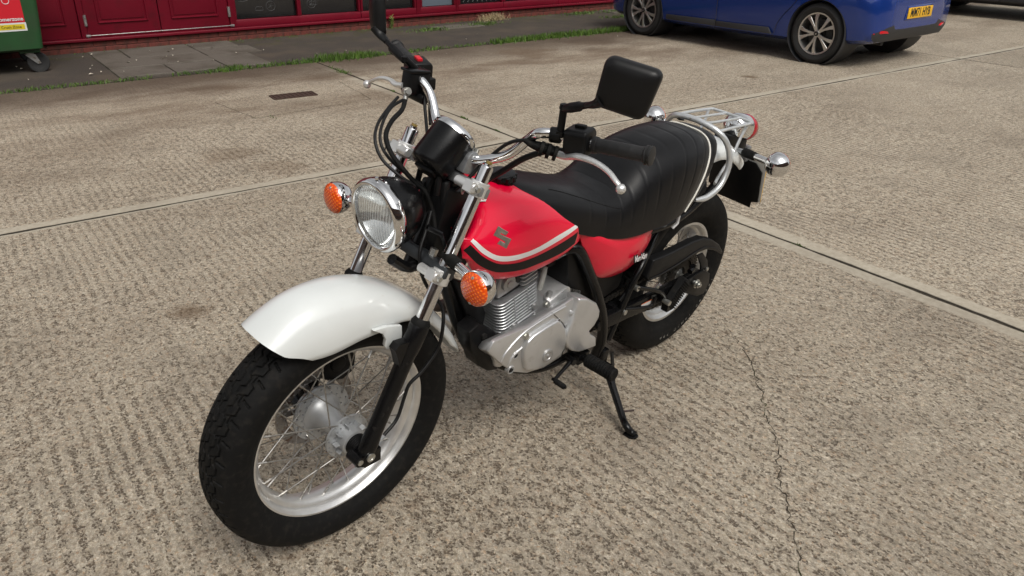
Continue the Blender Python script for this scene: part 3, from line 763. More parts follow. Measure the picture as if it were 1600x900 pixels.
for sx in (-1, 1):
    for sy in (-1, 1):
        cx, cy = sx * .52, sy * .33
        c = MB(); c.box((cx, cy, .208), (.17, .13, .03)); c = c.obj('caster', K['binplastic'], bn, bevel=.004)
        m = MB(); m.lathe([(0, 0), (0, .04), (-.02, .04), (-.02, 0)], (cx, cy, .19), (0, 0, 1), 14)
        for e in (-1, 1): m.prism([(-.045, .175), (.04, .175), (.075, .09), (.045, .085)], e * .03 - .002, e * .03 + .002, (Vector((cx, cy, 0)), Vector((1, 0, 0)), Vector((0, 0, 1)), Vector((0, 1, 0))))
        m.obj('caster_fork', K['galv'], c, smooth=30)
        m = MB(); m.lathe([(-.022, .0), (-.022, .055), (-.024, .06), (-.024, .088), (-.016, .095), (.016, .095), (.024, .088), (.024, .06), (.022, .055), (.022, 0)], (cx + .055, cy, .095), (0, 1, 0), 28); m.obj('caster_wheel', K['cartyre'], c)
# sticker on the front face (lettering cut off by the frame in the photograph)
def fy(z, off): return -(.455 + (z - .45) * (.0574 if z > .45 else .0465)) - off
def quad(x0, x1, z0, z1, off, name, mt, par):
    m = MB(); m.add([(x0, fy(z0, off), z0), (x1, fy(z0, off), z0), (x1, fy(z1, off), z1), (x0, fy(z1, off), z1)], [(0, 1, 2, 3)]); return m.obj(name, mt, par, smooth=0)
stk = quad(.06, .535, .475, 1.02, .003, 'sticker', K['stickerred'], bn); tag(stk, 'red sticker with white lettering')
quad(.055, .54, .400, .474, .003, 'white_strip', K['stickerwhite'], stk)
quad(.31, .525, .415, .460, .0045, 'yellow_label', K['stickeryellow'], stk)
def face_text(txt, size, mt, x, z, par, sx=1.0, bold=0.0):
    t = text_mesh(txt, size, mt, 'lettering', .0006, par, sx=sx, bold=bold)
    t.rotation_euler = (radians(90) + .05, 0, 0); t.location = (x, fy(z, .0058), z); return t
face_text('customerzone', .046, K['stickerwhite'], .392, .505, stk, 1.0, .0010)
face_text('Crush Zone', .033, K['ink'], .418, .437, stk, 1.0)
m = MB()
for cx, r in ((.33, .035), (.42, .028)):
    m.tube([(cx + r * cos(t * pi / 8), fy(.665 + r * sin(t * pi / 8), .004), .665 + r * sin(t * pi / 8)) for t in range(16)], .003, 5, loop=True)
m.obj('icon_outline', K['stickerwhite'], stk, smooth=0)
m = MB(); m.box((.265, fy(.437, .0045), .437), (.05, .002, .008)); m.box((.262, fy(.437, .0045), .437), (.010, .0016, .030), Matrix.Rotation(.5, 3, 'Y')); m.obj('arrow_mark', K['ink'], stk, smooth=0)

# ---- unseen brick blocks added round the yard for chrome and paint to mirror
def block(name, label, s0, s1, t0, t1, h, face):
    root = empty(name); root.matrix_world = SF; tag(root, label, 'added building')
    m = MB(); m.box(((s0 + s1) / 2, (t0 + t1) / 2, h / 2), (s1 - s0, t1 - t0, h)); m.obj('wall', K['brickwall'], root, smooth=0)
    m = MB(); m.box(((s0 + s1) / 2, (t0 + t1) / 2, h + .12), (s1 - s0 + .5, t1 - t0 + .5, .24)); m.obj('roof', K['cartrim'], root, smooth=0)
    n = int((s1 - s0 if face == 't' else t1 - t0) / 3.2)
    for i in range(n):
        for z in (1.6, 4.2):
            if z > h - 1: continue
            c = (s0 if face == 't' else t0) + 1.6 + i * 3.2
            m = MB(); m.box((c, t1, z) if face == 't' else (s1, c, z), (1.5, .1, 1.3) if face == 't' else (.1, 1.5, 1.3)); m.obj('window', K['darkglass'], root, smooth=0)
K['brickwall'] = brick_mat2 = mat('reflected_brick', (.13, .075, .055), .85, var=(1.5, .25))
block('added_block_back', 'long low brick block added unseen behind the camera for reflections', -22, 20, -22, -15, 6.5, 't')
block('added_block_left', 'brick block added on the left, outside the frame, for reflections', -24, -14, -12, 3.0, 5.0, 's')

# ---- parked cars
def make_car(paint, name, label, plate=None):
    root = empty(name); tag(root, label, 'car', None)
    rows = [  # x, zb, zbelt, ztop, w, wtop
        (-1.945, .40, .62, .72, .50, .35), (-1.93, .33, .68, .86, .70, .50), (-1.88, .275, .74, 1.00, .80, .55), (-1.80, .255, .80, 1.10, .845, .58), (-1.70, .245, .86, 1.20, .87, .60),
        (-1.45, .225, .92, 1.36, .893, .60), (-1.1, .20, .93, 1.42, .898, .60), (-.5, .19, .92, 1.44, .895, .61), (.2, .19, .90, 1.44, .893, .61), (.7, .19, .89, 1.36, .893, .59), (1.1, .20, .88, 1.12, .893, .60),
        (1.35, .21, .85, .99, .885, .62), (1.7, .21, .78, .93, .86, .60), (1.95, .22, .68, .82, .78, .50), (2.08, .26, .60, .72, .62, .40), (2.11, .34, .54, .64, .45, .30)]
    def ring(x):
        zb, zm, zt, w, wt = interp_s(rows, x); h = zm - zb
        half = [(0, zb), (w * .55, zb), (w * .88, zb + .005), (w * .965, zb + .05), (w * .985, zb + .22 * h), (w * .99, zb + .34 * h), (w, zb + .55 * h), (w * .995, zb + .75 * h), (w * .965, zm), (w * .93, zm + .03),
                ((w * .93 + wt) / 2 + .02, (zm + zt) / 2 + .02), (wt + .02, zt - .06), (wt * .85, zt - .015), (wt * .4, zt), (0, zt + .003)]
        return [(x, y, z) for y, z in half] + [(x, -y, z) for y, z in half[-2:0:-1]]
    N = 90; xs = []
    for i in range(N + 1):
        u = i / N; xs.append(-1.945 + 4.055 * (u + .045 * sin(2 * pi * u) * -1 ))
    R = [ring(x) for x in xs]
    body = MB(); val = MB(); n = len(R[0])
    for i in range(len(R) - 1):
        for j in range(n):
            k = (j + 1) % n
            low = (j < 4 or j >= n - 4) and (xs[i + 1] < -1.875)
            (val if low else body).add([R[i][j], R[i][k], R[i + 1][k], R[i + 1][j]], [(0, 1, 2, 3)])
    body.add(R[0], [tuple(range(n - 1, -1, -1))]); body.add(R[-1], [tuple(range(n))])
    bo = body.obj('body', paint, root, smooth=40, weld=True)
    # arches cut out
    cut = MB()
    for x in (-1.29, 1.293):
        for s_ in (-1, 1): cut.lathe([(.60, 0), (.60, .352), (1.1, .352), (1.1, 0)], (x, 0, .325), (0, s_, 0), 48)
    co = cut.obj('arch_cutter', paint, None)
    bm_ = bo.modifiers.new('cut', 'BOOLEAN'); bm_.operation = 'DIFFERENCE'; bm_.object = co; bm_.solver = 'EXACT'
    bpy.context.view_layer.update()
    me = bpy.data.meshes.new_from_object(bo.evaluated_get(bpy.context.evaluated_depsgraph_get()))
    bo.modifiers.clear(); bo.data = me; me.name = 'body'
    for p in me.polygons: p.use_smooth = True
    me.set_sharp_from_angle(angle=radians(35)); bpy.data.objects.remove(co)
    val.obj('rear_valance', K['cartrim'], root, smooth=40, weld=True)
    for x in (-1.29, 1.293):
        for s_ in (-1, 1):
            m = MB(); m.lathe([(.55, .02), (.55, .349), (.885, .349), (.885, .343), (.56, .343)], (x, 0, .325), (0, s_, 0), 48); m.obj('arch_liner', K['cartrim'], root)
    # side details
    for s_ in (-1, 1):
        for (x0, x1) in ((-.74, .06), (.07, .86)):
            m = MB(); m.prism([(x0, .255), (x1, .255), (x1 + .0, .315), (x0 + (.05 if x0 < 0 else 0), .325)], .880 * s_, .903 * s_); m.obj('side_moulding', K['cartrim'], root, bevel=.006)
        m = MB(); m.tube([(.065, .893 * s_, .22), (.065, .901 * s_, .5), (.062, .889 * s_, .78), (.06, .86 * s_, .93)], .003, 6); m.obj('door_gap', K['ink'], root); m = MB(); m.tube([(-.76, .893 * s_, .23), (-.82, .899 * s_, .42), (-1.02, .899 * s_, .66), (-1.06, .862 * s_, .93)], .003, 6, k=3); m.obj('door_gap', K['ink'], root)
        m = MB(); m.tube([(.90, .892 * s_, .23), (.98, .897 * s_, .5), (1.0, .886 * s_, .78)], .003, 6); m.obj('door_gap', K['ink'], root)
        for (pts) in ([(-1.05, .97), (.04, .96), (.04, 1.30), (-.4, 1.33), (-.85, 1.28)], [(.09, .96), (.92, .94), (.62, 1.22), (.40, 1.29), (.09, 1.30)]):
            m = MB()
            vs = []
            for d in (0, .006):
                for x, z in pts:
                    zb, zm, zt, w, wt = interp_s(rows, x); t = (z - zm - .03) / (zt - .06 - zm - .03); y = w * .93 + (wt + .02 - w * .93) * t + .008 * 4 * t * (1 - t) + d; vs.append((x, y * s_, z))
            q = len(pts); m.rings([vs[:q], vs[q:]]); m.obj('side_window', K['darkglass'], root)
        m = MB(); m.box((.02, .905 * s_, .83), (.18, .02, .022)); m.obj('door_handle', paint, root, bevel=.006)
        m = MB(); m.rings([[(.80 + dx * k, (.90 + dy) * s_, 1.0 + dz * k) for dx, dz in ((-.05, -.06), (.06, -.06), (.07, .04), (-.04, .07))] for k, dy in ((.8, 0), (1, .06), (1, .14), (.7, .18))]); m.obj('door_mirror', paint, root, bevel=.015)
    m = MB()
    m.add([(-1.47, -.56, 1.355), (-1.47, .56, 1.355), (-1.80, .60, 1.02 + .06), (-1.80, -.60, 1.02 + .06)], [(0, 1, 2, 3)]); m.add([(-1.475, -.56, 1.365), (-1.475, .56, 1.365), (-1.81, .60, 1.09), (-1.81, -.60, 1.09)], [(0, 1, 2, 3)])
    m.obj('rear_window', K['darkglass'], root)
    m = MB(); m.add([(.62, -.55, 1.395), (.62, .55, 1.395), (1.16, .66, 1.10), (1.16, -.66, 1.10)], [(0, 1, 2, 3)]); m.add([(.62, -.55, 1.385), (.62, .55, 1.385), (1.15, .66, 1.07), (1.15, -.66, 1.07)], [(0, 1, 2, 3)]); m.obj('windscreen', K['darkglass'], root)
    for s_ in (-1, 1):
        m = MB(); m.prism([(-1.72, .80), (-1.62, .95), (-1.60, .97), (-1.75, .97), (-1.80, .90)], .80 * s_, .875 * s_); m.obj('tail_light', K['rearred'], root, bevel=.01)
        x_, y_ = -1.885, .62 * s_
        m = MB(); m.rings([[(-1.948, .56 * s_, .372), (-1.897, .77 * s_, .372), (-1.890, .77 * s_, .408), (-1.948, .60 * s_, .398)], [(-1.87, .53 * s_, .372), (-1.80, .78 * s_, .372), (-1.80, .78 * s_, .408), (-1.87, .58 * s_, .398)]]); m.obj('rear_reflector', K['rearred'], root, smooth=20)
    m = MB(); m.tube([(-1.5, .42, .24), (-1.83, .44, .25)], .028, 14); m.obj('exhaust_tip', K['darkm'], root)
    m = MB(); m.box((-.1, 0, .24), (3.0, 1.25, .08)); m.box((-1.50, 0, .29), (.35, 1.2, .1)); m.obj('underbody', K['ink'], root)
    # plate recess and plate
    m = MB(); m.prism([(-.30, .485), (.30, .485), (.27, .63), (-.27, .63)], -1.952, -1.90, (Vector((0, 0, 0)), Vector((0, 1, 0)), Vector((0, 0, 1)), Vector((1, 0, 0)))); m.obj('plate_surround', paint, root, bevel=.006)
    m = MB(); m.box((-1.956, 0, .555), (.006, .52, .113)); pl = m.obj('number_plate', K['plateyel'], root, bevel=.002)
    if plate:
        t = text_mesh(plate, .118, K['ink'], 'plate_lettering', .0008, pl, sx=.72, spacing=1.05, bold=.0022)
        t.matrix_local = Matrix.Translation((-1.960, 0, .555)) @ Matrix(((0, 0, -1, 0), (-1, 0, 0, 0), (0, 1, 0, 0), (0, 0, 0, 1)))
    # wheels
    wr, ww = .318, .205
    ty = MB(); prof = [(-ww / 2 + .02, .218), (-ww / 2, .25), (-ww / 2 - .004, .275), (-ww / 2 + .012, .305), (-ww / 2 + .03, wr - .003)]
    for gx in (-.055, -.018, .018, .055): prof += [(gx - .005, wr), (gx - .005, wr - .007), (gx + .005, wr - .007), (gx + .005, wr)]
    prof += [(-a, b) for a, b in prof[4::-1]]
    ty.lathe(prof, (0, 0, 0), (0, 1, 0), 64); tym = ty.mesh('tyre', K['cartyre'])
    rm = MB(); rm.lathe([(.085, .223), (.092, .222), (.09, .208), (.06, .200), (-.08, .200), (-.09, .222)], (0, 0, 0), (0, 1, 0), 56); rmm = rm.mesh('rim', K['alloy'])
    bk_ = MB(); bk_.lathe([(.03, 0), (.03, .06), (.012, .07), (.012, .15), (-.06, .15), (-.06, .199), (-.065, 0)], (0, 0, 0), (0, 1, 0), 40); bkm = bk_.mesh('brake', K['alloyd'])
    sp = MB()
    def spoke(a0, half):
        for e in (-1, 1):
            a = a0 + e * half
            c, d = cos(a), sin(a); ci, di = cos(a0 + e * .12), sin(a0 + e * .12)
            P = []
            for (r, w, y) in ((.03, .012, .082), (.10, .012, .088), (.165, .017, .088), (.207, .024, .083)):
                t = (r - .03) / .177; aa = a0 + e * (half * .35 + half * .65 * t)
                P.append((Vector((r * cos(aa), y, r * sin(aa))), Vector((-sin(aa), 0, cos(aa))), w))
            sp.rings([[p + t * w, p + t * w * .6 + Vector((0, -.035, 0)), p - t * w * .6 + Vector((0, -.035, 0)), p - t * w] for p, t, w in P])
    for i in range(5): spoke(2 * pi * i / 5 + .3, .26)
    sp.lathe([(.06, .04), (.085, .036), (.09, .0)], (0, 0, 0), (0, 1, 0), 24); spm = sp.mesh('spokes', K['alloy'], smooth=25, bevel=.002, bseg=1)
    capm = MB().lathe([(.088, .027), (.094, .026), (.096, 0)], (0, 0, 0), (0, 1, 0), 20).mesh('hub_cap', K['alloyd'])
    dia = MB().add([(0, .0975, .014), (.008, .0975, 0), (0, .0975, -.014), (-.008, .0975, 0)], [(0, 1, 2, 3)]).mesh('hub_emblem', K['alloy'], smooth=0)
    for x in (-1.29, 1.293):
        for s_ in (-1, 1):
            w = empty('wheel', (x, s_ * .775, wr), (0, .4 + x, 0 if s_ > 0 else 0), parent=root); w.scale = (1, s_, 1)
            for nm, me_ in (('tyre', tym), ('rim', rmm), ('brake', bkm), ('spokes', spm), ('hub_cap', capm), ('hub_emblem', dia)):
                q = bpy.data.objects.new(nm, me_); COL.objects.link(q); q.parent = w
    return root
def place_car(c, s, t, heading, scale=1.0):
    """s,t: ground point under the left rear wheel; heading: angle of the car's forward axis from +t towards -s"""
    f = A2 * -sin(heading) + B2 * cos(heading); l = Vector((0, 0, 1)).cross(f)
    r0 = W(s, t); o_ = r0 - l * .84 * scale + f * 1.29 * scale
    c.matrix_world = Matrix(((f.x, l.x, 0, o_.x), (f.y, l.y, 0, o_.y), (0, 0, 1, 0), (0, 0, 0, 1))) @ Matrix.Scale(scale, 4)
c1 = make_car(K['carblue'], 'parked_car', 'blue hatchback parked nose to the red shopfront, yellow rear plate showing', 'MM71 HYB')
place_car(c1, 4.36, .74, radians(2.5), .95)
c2 = make_car(K['carnavy'], 'parked_car', 'very dark parked car beyond the blue hatchback, cut off by the frame edge', None)
place_car(c2, 10.15, .2, radians(6), 1.0)
for c in (c1, c2): c['group'] = 'cars parked facing the shopfront'

# ================================================================ THE MOTORCYCLE
# bike frame: x forward from the rear axle, y to the bike's left, z up; the machine leans left on its side stand
LEAN = 0.140154
bike = empty('motorcycle', (0, 0, .0025), (-LEAN, 0, 0))
tag(bike, 'red and white motorcycle with fat tyres leaning on its side stand', 'motorcycle')
RAKE = radians(25.6); AXF = Vector((1.385, 0, .33)); AXR = Vector((0, 0, .317))
UPF = Vector((-sin(RAKE), 0, cos(RAKE))); FWF = Vector((cos(RAKE), 0, sin(RAKE)))
def FP(s, y, d=0.0): return AXF + UPF * s + FWF * d + Vector((0, y, 0))
FY_ = .128
def mir(p): return Vector((p[0], -p[1], p[2]))

# ---------------------------------------------------------------- wheels
def tri(x): x = x % 1.0; return 4 * abs(x - .5) - 1
def sstep(a, b, x):
    t = max(0, min(1, (x - a) / (b - a))); return t * t * (3 - 2 * t)
def tyre(name, C, R, w, beadr, beady, na, parent, pitch, depth, lanes, amp):
    """fat tyre with zig-zag grooves between block rows and cut shoulders"""
    h = R - beadr; e = .80; prof = []
    nt_ = 116
    for i in range(nt_ + 1):
        q = -1 + 2 * i / nt_; t = pi / 2 * (q * .55 + .45 * q ** 3)
        y = math.copysign(abs(sin(t)) ** e, t) * w / 2; r = R - h * .5 + h * .5 * abs(cos(t)) ** e
        prof.append([y, r])
    low = []
    for j in range(1, 9):
        q = j / 8; low.append([w / 2 - (w / 2 - beady) * (q ** 1.8), R - h * .5 - h * .5 * q])
    low[3][0] += .0012
    full = [[-y, r] for y, r in low[::-1]] + prof + low
    L = [0]
    for a, b in zip(full, full[1:]): L.append(L[-1] + hypot(a[0] - b[0], a[1] - b[1]))
    mid = L[-1] / 2; npit = round(2 * pi * R / pitch); nf = len(full)
    nrm = []
    for k in range(nf):
        p0 = full[max(k - 1, 0)]; p1 = full[min(k + 1, nf - 1)]; ty_, tr_ = p1[0] - p0[0], p1[1] - p0[1]; q = hypot(ty_, tr_) or 1; nrm.append((-tr_ / q, ty_ / q))
    edge = lanes[-1] + .026
    rings = []
    for a in range(na):
        th = 2 * pi * a / na; u = th / (2 * pi) * npit; ring = []; ct, st_ = cos(th), sin(th)
        zz = [[max(-1, min(1, 4.5 * tri(u + .25 * li + (.5 if sg else 0)))) for li in range(len(lanes))] for sg in (0, 1)]
        for k, (y, r) in enumerate(full):
            c = L[k] - mid; ac = abs(c); d = 0.0; sg = 1 if c >= 0 else 0
            if ac < edge:
                for li, lc in enumerate(lanes):
                    x = abs(ac - lc - amp * zz[sg][li])
                    if x < .0034: d = max(d, 1 - sstep(.0014, .0034, x))
                if ac > lanes[-1] + amp * .3:
                    f = abs((u + .5 * sg + ac * 6) % 1.0 - .5) * pitch
                    if f < .0036: d = max(d, (1 - sstep(.0016, .0036, f)) * (1 - sstep(edge - .006, edge, ac)))
                elif lanes[0] < ac and len(lanes) > 1:
                    f = abs((u + .5 * sg - ac * 10 + .3) % 1.0 - .5) * pitch
                    if f < .0024: d = max(d, .5 * (1 - sstep(.0008, .0024, f)))
            ny, nr = nrm[k]; o_ = -depth * d
            ring.append((C.x + (r + nr * o_) * ct, C.y + y + ny * o_, C.z + (r + nr * o_) * st_))
        rings.append(ring)
    m = MB(); m.rings(rings, closed=False, cap=False, loop=True)
    return m.obj(name, K['rubber'], parent, smooth=40)

def wire_spokes(C, hub, rimr, n, parent, cross=.62, half=.008):
    """hub: list of (y, radius) for the two flanges; every spoke is a part"""
    for side in (0, 1):
        hy, hr = hub[side]
        for i in range(n):
            a = 2 * pi * (i + .5 * side) / n; e = 1 if i % 2 else -1
            ah = a + e * cross
            p0 = C + Vector((hr * cos(ah), hy + (.004 if e > 0 else -.004), hr * sin(ah)))
            ry = half * (1 if side == 0 else -1)
            p1 = C + Vector((rimr * cos(a), ry, rimr * sin(a)))
            d = (p1 - p0).normalized()
            m = MB(); m.tube([p0 - Vector((0, .004, 0)), p0 + d * .004, p1 - d * .02], .0017, 6)
            m.tube([p1 - d * .022, p1 + d * .002], .0031, 6)
            m.obj('spoke', K['spoke'], parent)

def rim_profile(R, w):   # flange radius, half width -> closed lathe profile (h, r)
    half = [(w - .006, R - .002), (w - .002, R), (w + .001, R - .002), (w + .001, R - .011), (w - .004, R - .015), (w - .010, R - .020), (w - .016, R - .021), (w - .021, R - .029), (w - .027, R - .0325), (.008, R - .036)]
    prof = half + [(-a, b) for a, b in half[::-1]]
    return prof + [(-w + .006, R - .006), (-w * .6, R - .014), (w * .6, R - .014), (w - .006, R - .002)]

# front wheel ------------------------------------------------------
hub = MB()
hub.lathe([(-.070, 0), (-.070, .045), (-.060, .052), (-.050, .052), (-.046, .045), (-.034, .037), (-.012, .029), (.012, .0255), (.046, .026), (.048, .03), (.060, .033), (.085, .033), (.088, .029), (.088, 0)], AXF, (0, 1, 0), 48)
for i in range(9):
    a = 2 * pi * i / 9; hub.box(AXF + Vector((.039 * cos(a), .066, .039 * sin(a))), (.012, .016, .0026), Matrix.Rotation(-a, 3, 'Y'))
fw = hub.obj('front_wheel', K['hubm'], bike, smooth=40)
m = MB(); m.holed([.030, .0475, .059], AXF + Vector((0, .054, 0)), (0, 1, 0), 18, .006, hr=.22); m.obj('hub_flange', K['hubm'], fw, smooth=30)
m = MB(); m.holed([.051, .063, .079], AXF + Vector((0, -.055, 0)), (0, 1, 0), 18, .006, hr=.22); m.obj('hub_flange', K['hubm'], fw, smooth=30)
tyre('tyre', AXF, .330, .132, .235, .040, 1300, fw, .050, .0065, (.011, .031), .0050)
m = MB(); m.lathe(rim_profile(.2450, .042), AXF, (0, 1, 0), 96); m.obj('rim', K['alu'], fw, smooth=40)
wire_spokes(AXF, ((.054, .053), (-.055, .066)), .211, 18, fw, .75)
m = MB(); m.holed([.080, .090, .100, .110], AXF + Vector((0, -.084, 0)), (0, 1, 0), 30, .004, hr=.25)
for i in range(6):
    a = i * pi / 3 + .2; m.box(AXF + Vector((.066 * cos(a), -.082, .066 * sin(a))), (.034, .004, .016), Matrix.Rotation(-a, 3, 'Y'))
m.lathe([(-.085, .05), (-.079, .05), (-.079, .058), (-.085, .058), (-.085, .05)], AXF, (0, 1, 0), 36)
m.obj('brake_disc', K['disc'], fw, smooth=30)
m = MB(); prof = []
for i in range(5): prof += [(.089 + i * .0045, .028 - i * .001), (.0915 + i * .0045, .0245 - i * .001)]
m.lathe([(.089, 0)] + prof + [(.112, .02), (.112, 0)], AXF, (0, 1, 0), 28); m.obj('axle_dust_seal', K['blackp'], fw, smooth=25)
m = MB(); m.tube([AXF + Vector((0, -.155, 0)), AXF + Vector((0, .151, 0))], .008, 12); m.lathe([(.149, 0), (.149, .0115), (.1525, .0115), (.1525, .007), (.1505, .006), (.1505, 0)], AXF, (0, 1, 0), 20); m.obj('axle', K['steel'], fw)

# ---------------------------------------------------------------- fork
for s_ in (1, -1):
    y = FY_ * s_
    m = MB(); m.lathe([(-.030, 0), (-.030, .018), (-.02, .022), (.03, .0225), (.06, .0195), (.26, .0200), (.285, .0235), (.335, .0240), (.340, .0225), (.340, .0160)], FP(0, y), UPF, 28)
    m.lathe([(-.022, 0), (-.022, .018), (.020, .018), (.020, 0)], FP(0, y), (0, 1, 0), 22)
    m.box(FP(-.004, y, -.012), (.046, .036, .040)); m.lathe([(-.02, 0), (-.02, .013), (.02, .013), (.02, 0)], FP(-.014, y, .024), (0, 1, 0), 18)
    # fender lug
    m.prism([(-.02, .235), (-.02, .30), (-.05, .29), (-.055, .275), (-.042, .262)], -.012, .012, (FP(0, y, 0), FWF * -1, UPF, Vector((0, 1, 0))))
    leg = m.obj('fork_leg', K['blackm'], bike, smooth=38)
    m = MB(); m.lathe([(.30, .0157), (.724, .0157), (.728, .0145), (.728, .009), (.733, .009), (.735, 0)], FP(0, y), UPF, 32); m.obj('fork_tube', K['fork'], leg)
    m = MB(); m.lathe([(.338, .0160), (.338, .0225), (.345, .0235), (.352, .0200), (.356, .0170), (.356, .0158)], FP(0, y), UPF, 28); m.obj('dust_seal', K['rubber'], leg)
    m = MB(); m.lathe([(.010, .004), (.0195, .0075), (.0215, .0075), (.0215, .004), (.0205, 0)], FP(-.014, y, .024), (0, s_, 0), 12); m.obj('pinch_bolt', K['steel'], leg)
    m = MB(); m.lathe([(.734, 0), (.734, .0075), (.7395, .0075), (.7395, 0)], FP(0, y), UPF, 6); m.obj('fork_cap_nut', mat('brass_nut', (.45, .33, .12), .35, .9), leg)
# caliper on the right leg
m = MB(); c_ = (1.237,-0.1,0.321)
m.prism([(1.27, .445), (1.30, .49), (1.345, .492), (1.372, .455), (1.36, .405), (1.31, .385), (1.275, .40)], -.115, -.070)
m.lathe([(-.062, 0), (-.062, .022), (-.125, .022), (-.125, 0)], (1.325, 0, .445), (0, 1, 0), 20)
m.obj('brake_caliper', K['blackp'], bike, bevel=.005)

# yokes
def yoke(s, th, yr, dd, name, mt):
    m = MB(); pts = []
    out = [(-.045, dd - .02), (-.03, dd + .018), (.03, dd + .018), (.045, dd - .02)]
    outline = [(-FY_ - .022, -.018), (-FY_ - .022, .014), (-FY_ + .02, .018), (-.05, dd - .012), (0, dd - .012), (.05, dd - .012), (FY_ - .02, .018), (FY_ + .022, .014), (FY_ + .022, -.018), (FY_ - .02, -.026), (.06, -.035), (0, -.05), (-.06, -.035), (-FY_ + .02, -.026)]
    m.prism(outline, s - th / 2, s + th / 2, (AXF, Vector((0, 1, 0)), FWF, UPF))
    return m.obj(name, mt, bike, bevel=.004)
top = yoke(.672, .024, .02, -.0, 'top_yoke', K['greycl'])
low = yoke(.475, .028, .02, .01, 'lower_yoke', K['dclamp'])
for s_ in (1, -1):
    for (s, par, mt) in ((.675, top, K['lever']), (.462, low, K['lever'])):
        m = MB(); m.lathe([(-.017, .0160), (-.017, .0225), (.017, .0225), (.017, .0160)], FP(s, FY_ * s_), UPF, 26)
        m.box(FP(s, (FY_ + .0) * s_, .026), (.022, .026, .026), Matrix.Rotation(-RAKE, 3, 'Y'))
        m.lathe([(-.040, 0), (-.040, .011), (-.002, .011), (.020, .0105), (.020, 0)], FP(s, (FY_ - .004) * s_, .026), (0, s_, 0), 18)
        c = m.obj('pinch_clamp', mt, par, bevel=.0015, bseg=1)
        m = MB(); m.lathe([(.019, 0), (.019, .0065), (.025, .0065), (.025, 0)], FP(s, (FY_ + .002) * s_, .026), (0, s_, 0), 6); m.obj('clamp_bolt', K['steel'], par)
m = MB(); m.lathe([(.44, 0), (.44, .028), (.70, .026), (.70, 0)], FP(0, 0, -.045), UPF, 24); m.obj('steering_head', K['blackm'], bike)
m = MB(); m.lathe([(.684, 0), (.684, .017), (.692, .017), (.692, .011), (.70, .011), (.70, 0)], FP(0, 0, -.045), UPF, 6); m.obj('steering_nut', K['chrome'], bike)
m = MB(); m.lathe([(.488, .010), (.506, .010), (.508, 0)], FP(0, .07, -.012), UPF, 6); m.obj('yoke_nut', K['steel'], bike)

# ---------------------------------------------------------------- front fender
def fender_grid(C, th0, th1, nth, Rfun, wfun, dropfun, cutfun, nv=26, th=.003, name='front_fender', mt=None, parent=None):
    G = []
    for off in (0, -th):
        rows = []
        for i in range(nth + 1):
            q = i / nth; row = []
            for j in range(nv + 1):
                v = -1 + 2 * j / nv
                t0 = th0 + cutfun(v)[0]; t1 = th1 + cutfun(v)[1]
                tt = t0 + (t1 - t0) * q
                R = Rfun(tt) + off; w = wfun(tt) + off; d = dropfun(tt)
                ph = v * pi / 2; e = .78
                y = math.copysign(abs(sin(ph)) ** e, v) * w
                r = R - d * (1 - abs(cos(ph)) ** .85)
                row.append(C + Vector((r * cos(tt), y, r * sin(tt))))
            rows.append(row)
        G.append(rows)
    m = MB(); n = nv + 1; A, B = G
    for rows, flip in ((A, 0), (B, 1)): m.rings(rows, closed=False, cap=False)
    def edge(a, b):
        for k in range(len(a) - 1): m.add([a[k], a[k + 1], b[k + 1], b[k]], [(0, 1, 2, 3)])
    edge(A[0], B[0]); edge(A[-1], B[-1]); edge([r[0] for r in A], [r[0] for r in B]); edge([r[-1] for r in A], [r[-1] for r in B])
    return m.obj(name, mt, parent, smooth=50, weld=True)
FD = radians
rf = [(55, .402), (62, .404), (75, .412), (90, .405), (105, .390), (122, .376), (140, .368), (155, .372), (172, .385)]
df = [(55, .062), (61, .066), (65, .078), (70, .098), (75, .112), (82, .117), (92, .108), (104, .088), (115, .058), (130, .036), (150, .030), (172, .02)]
wf = [(55, .072), (62, .080), (80, .088), (105, .086), (120, .080), (140, .070), (160, .058), (172, .045)]
ff = fender_grid(AXF, FD(60.5), FD(171), 70, lambda t: interp_s(rf, math.degrees(t))[0], lambda t: interp_s(wf, math.degrees(t))[0], lambda t: interp_s(df, math.degrees(t))[0],
                 lambda v: (FD(4.0) * abs(v) ** 2.2 + FD(5.5) * max(0, (abs(v) - .75) / .25) ** 2, -FD(13) * abs(v) ** 2.2), 34, .0035, 'front_fender', K['white'], bike)
for s_ in (1, -1):
    m = MB(); o_ = [(1.346,0.646),(1.309,0.642),(1.266,0.628),(1.264,0.601),(1.268,0.567),(1.307,0.578),(1.313,0.591),(1.31,0.607),(1.32,0.627)]
    m.prism(o_, .088 * s_, .099 * s_); m.obj('fender_bracket', K['white'], ff, bevel=.002)
    m = MB(); m.lathe([(.095, 0), (.095, .011), (.126, .011), (.126, 0)], (1.279, 0, .578), (0, s_, 0), 14); m.obj('fender_bolt', K['blackm'], ff)

# ---------------------------------------------------------------- headlight
HC = Vector((1.262, 0, .866)); HA = Vector((1, 0, -.06)).normalized()
m = MB(); m.lathe([(.006, .078), (-.012, .081), (-.035, .078), (-.065, .068), (-.090, .049), (-.106, .025), (-.110, 0)], HC, HA, 48); hl = m.obj('headlight', K['blackm'], bike, smooth=60)
m = MB(); m.lathe([(-.012, .0815), (-.010, .0845), (.006, .0855), (.014, .083), (.018, .0775), (.016, .0725), (.010, .0715), (-.004, .075)], HC, HA, 64); m.obj('headlight_rim', K['chrome'], hl, smooth=60)
m = MB(); m.lathe([(.008, .073), (.012, .0715), (.018, .060), (.023, .040), (.026, .018), (.027, 0)], HC, HA, 48); m.obj('headlight_lens', K['lensglass'], hl, smooth=60)
m = MB(); m.lathe([(.006, .0745), (-.002, .071), (-.018, .058), (-.032, .042), (-.042, .022), (-.045, .009)], HC, HA, 48); m.obj('reflector', K['reflector'], hl, smooth=60)
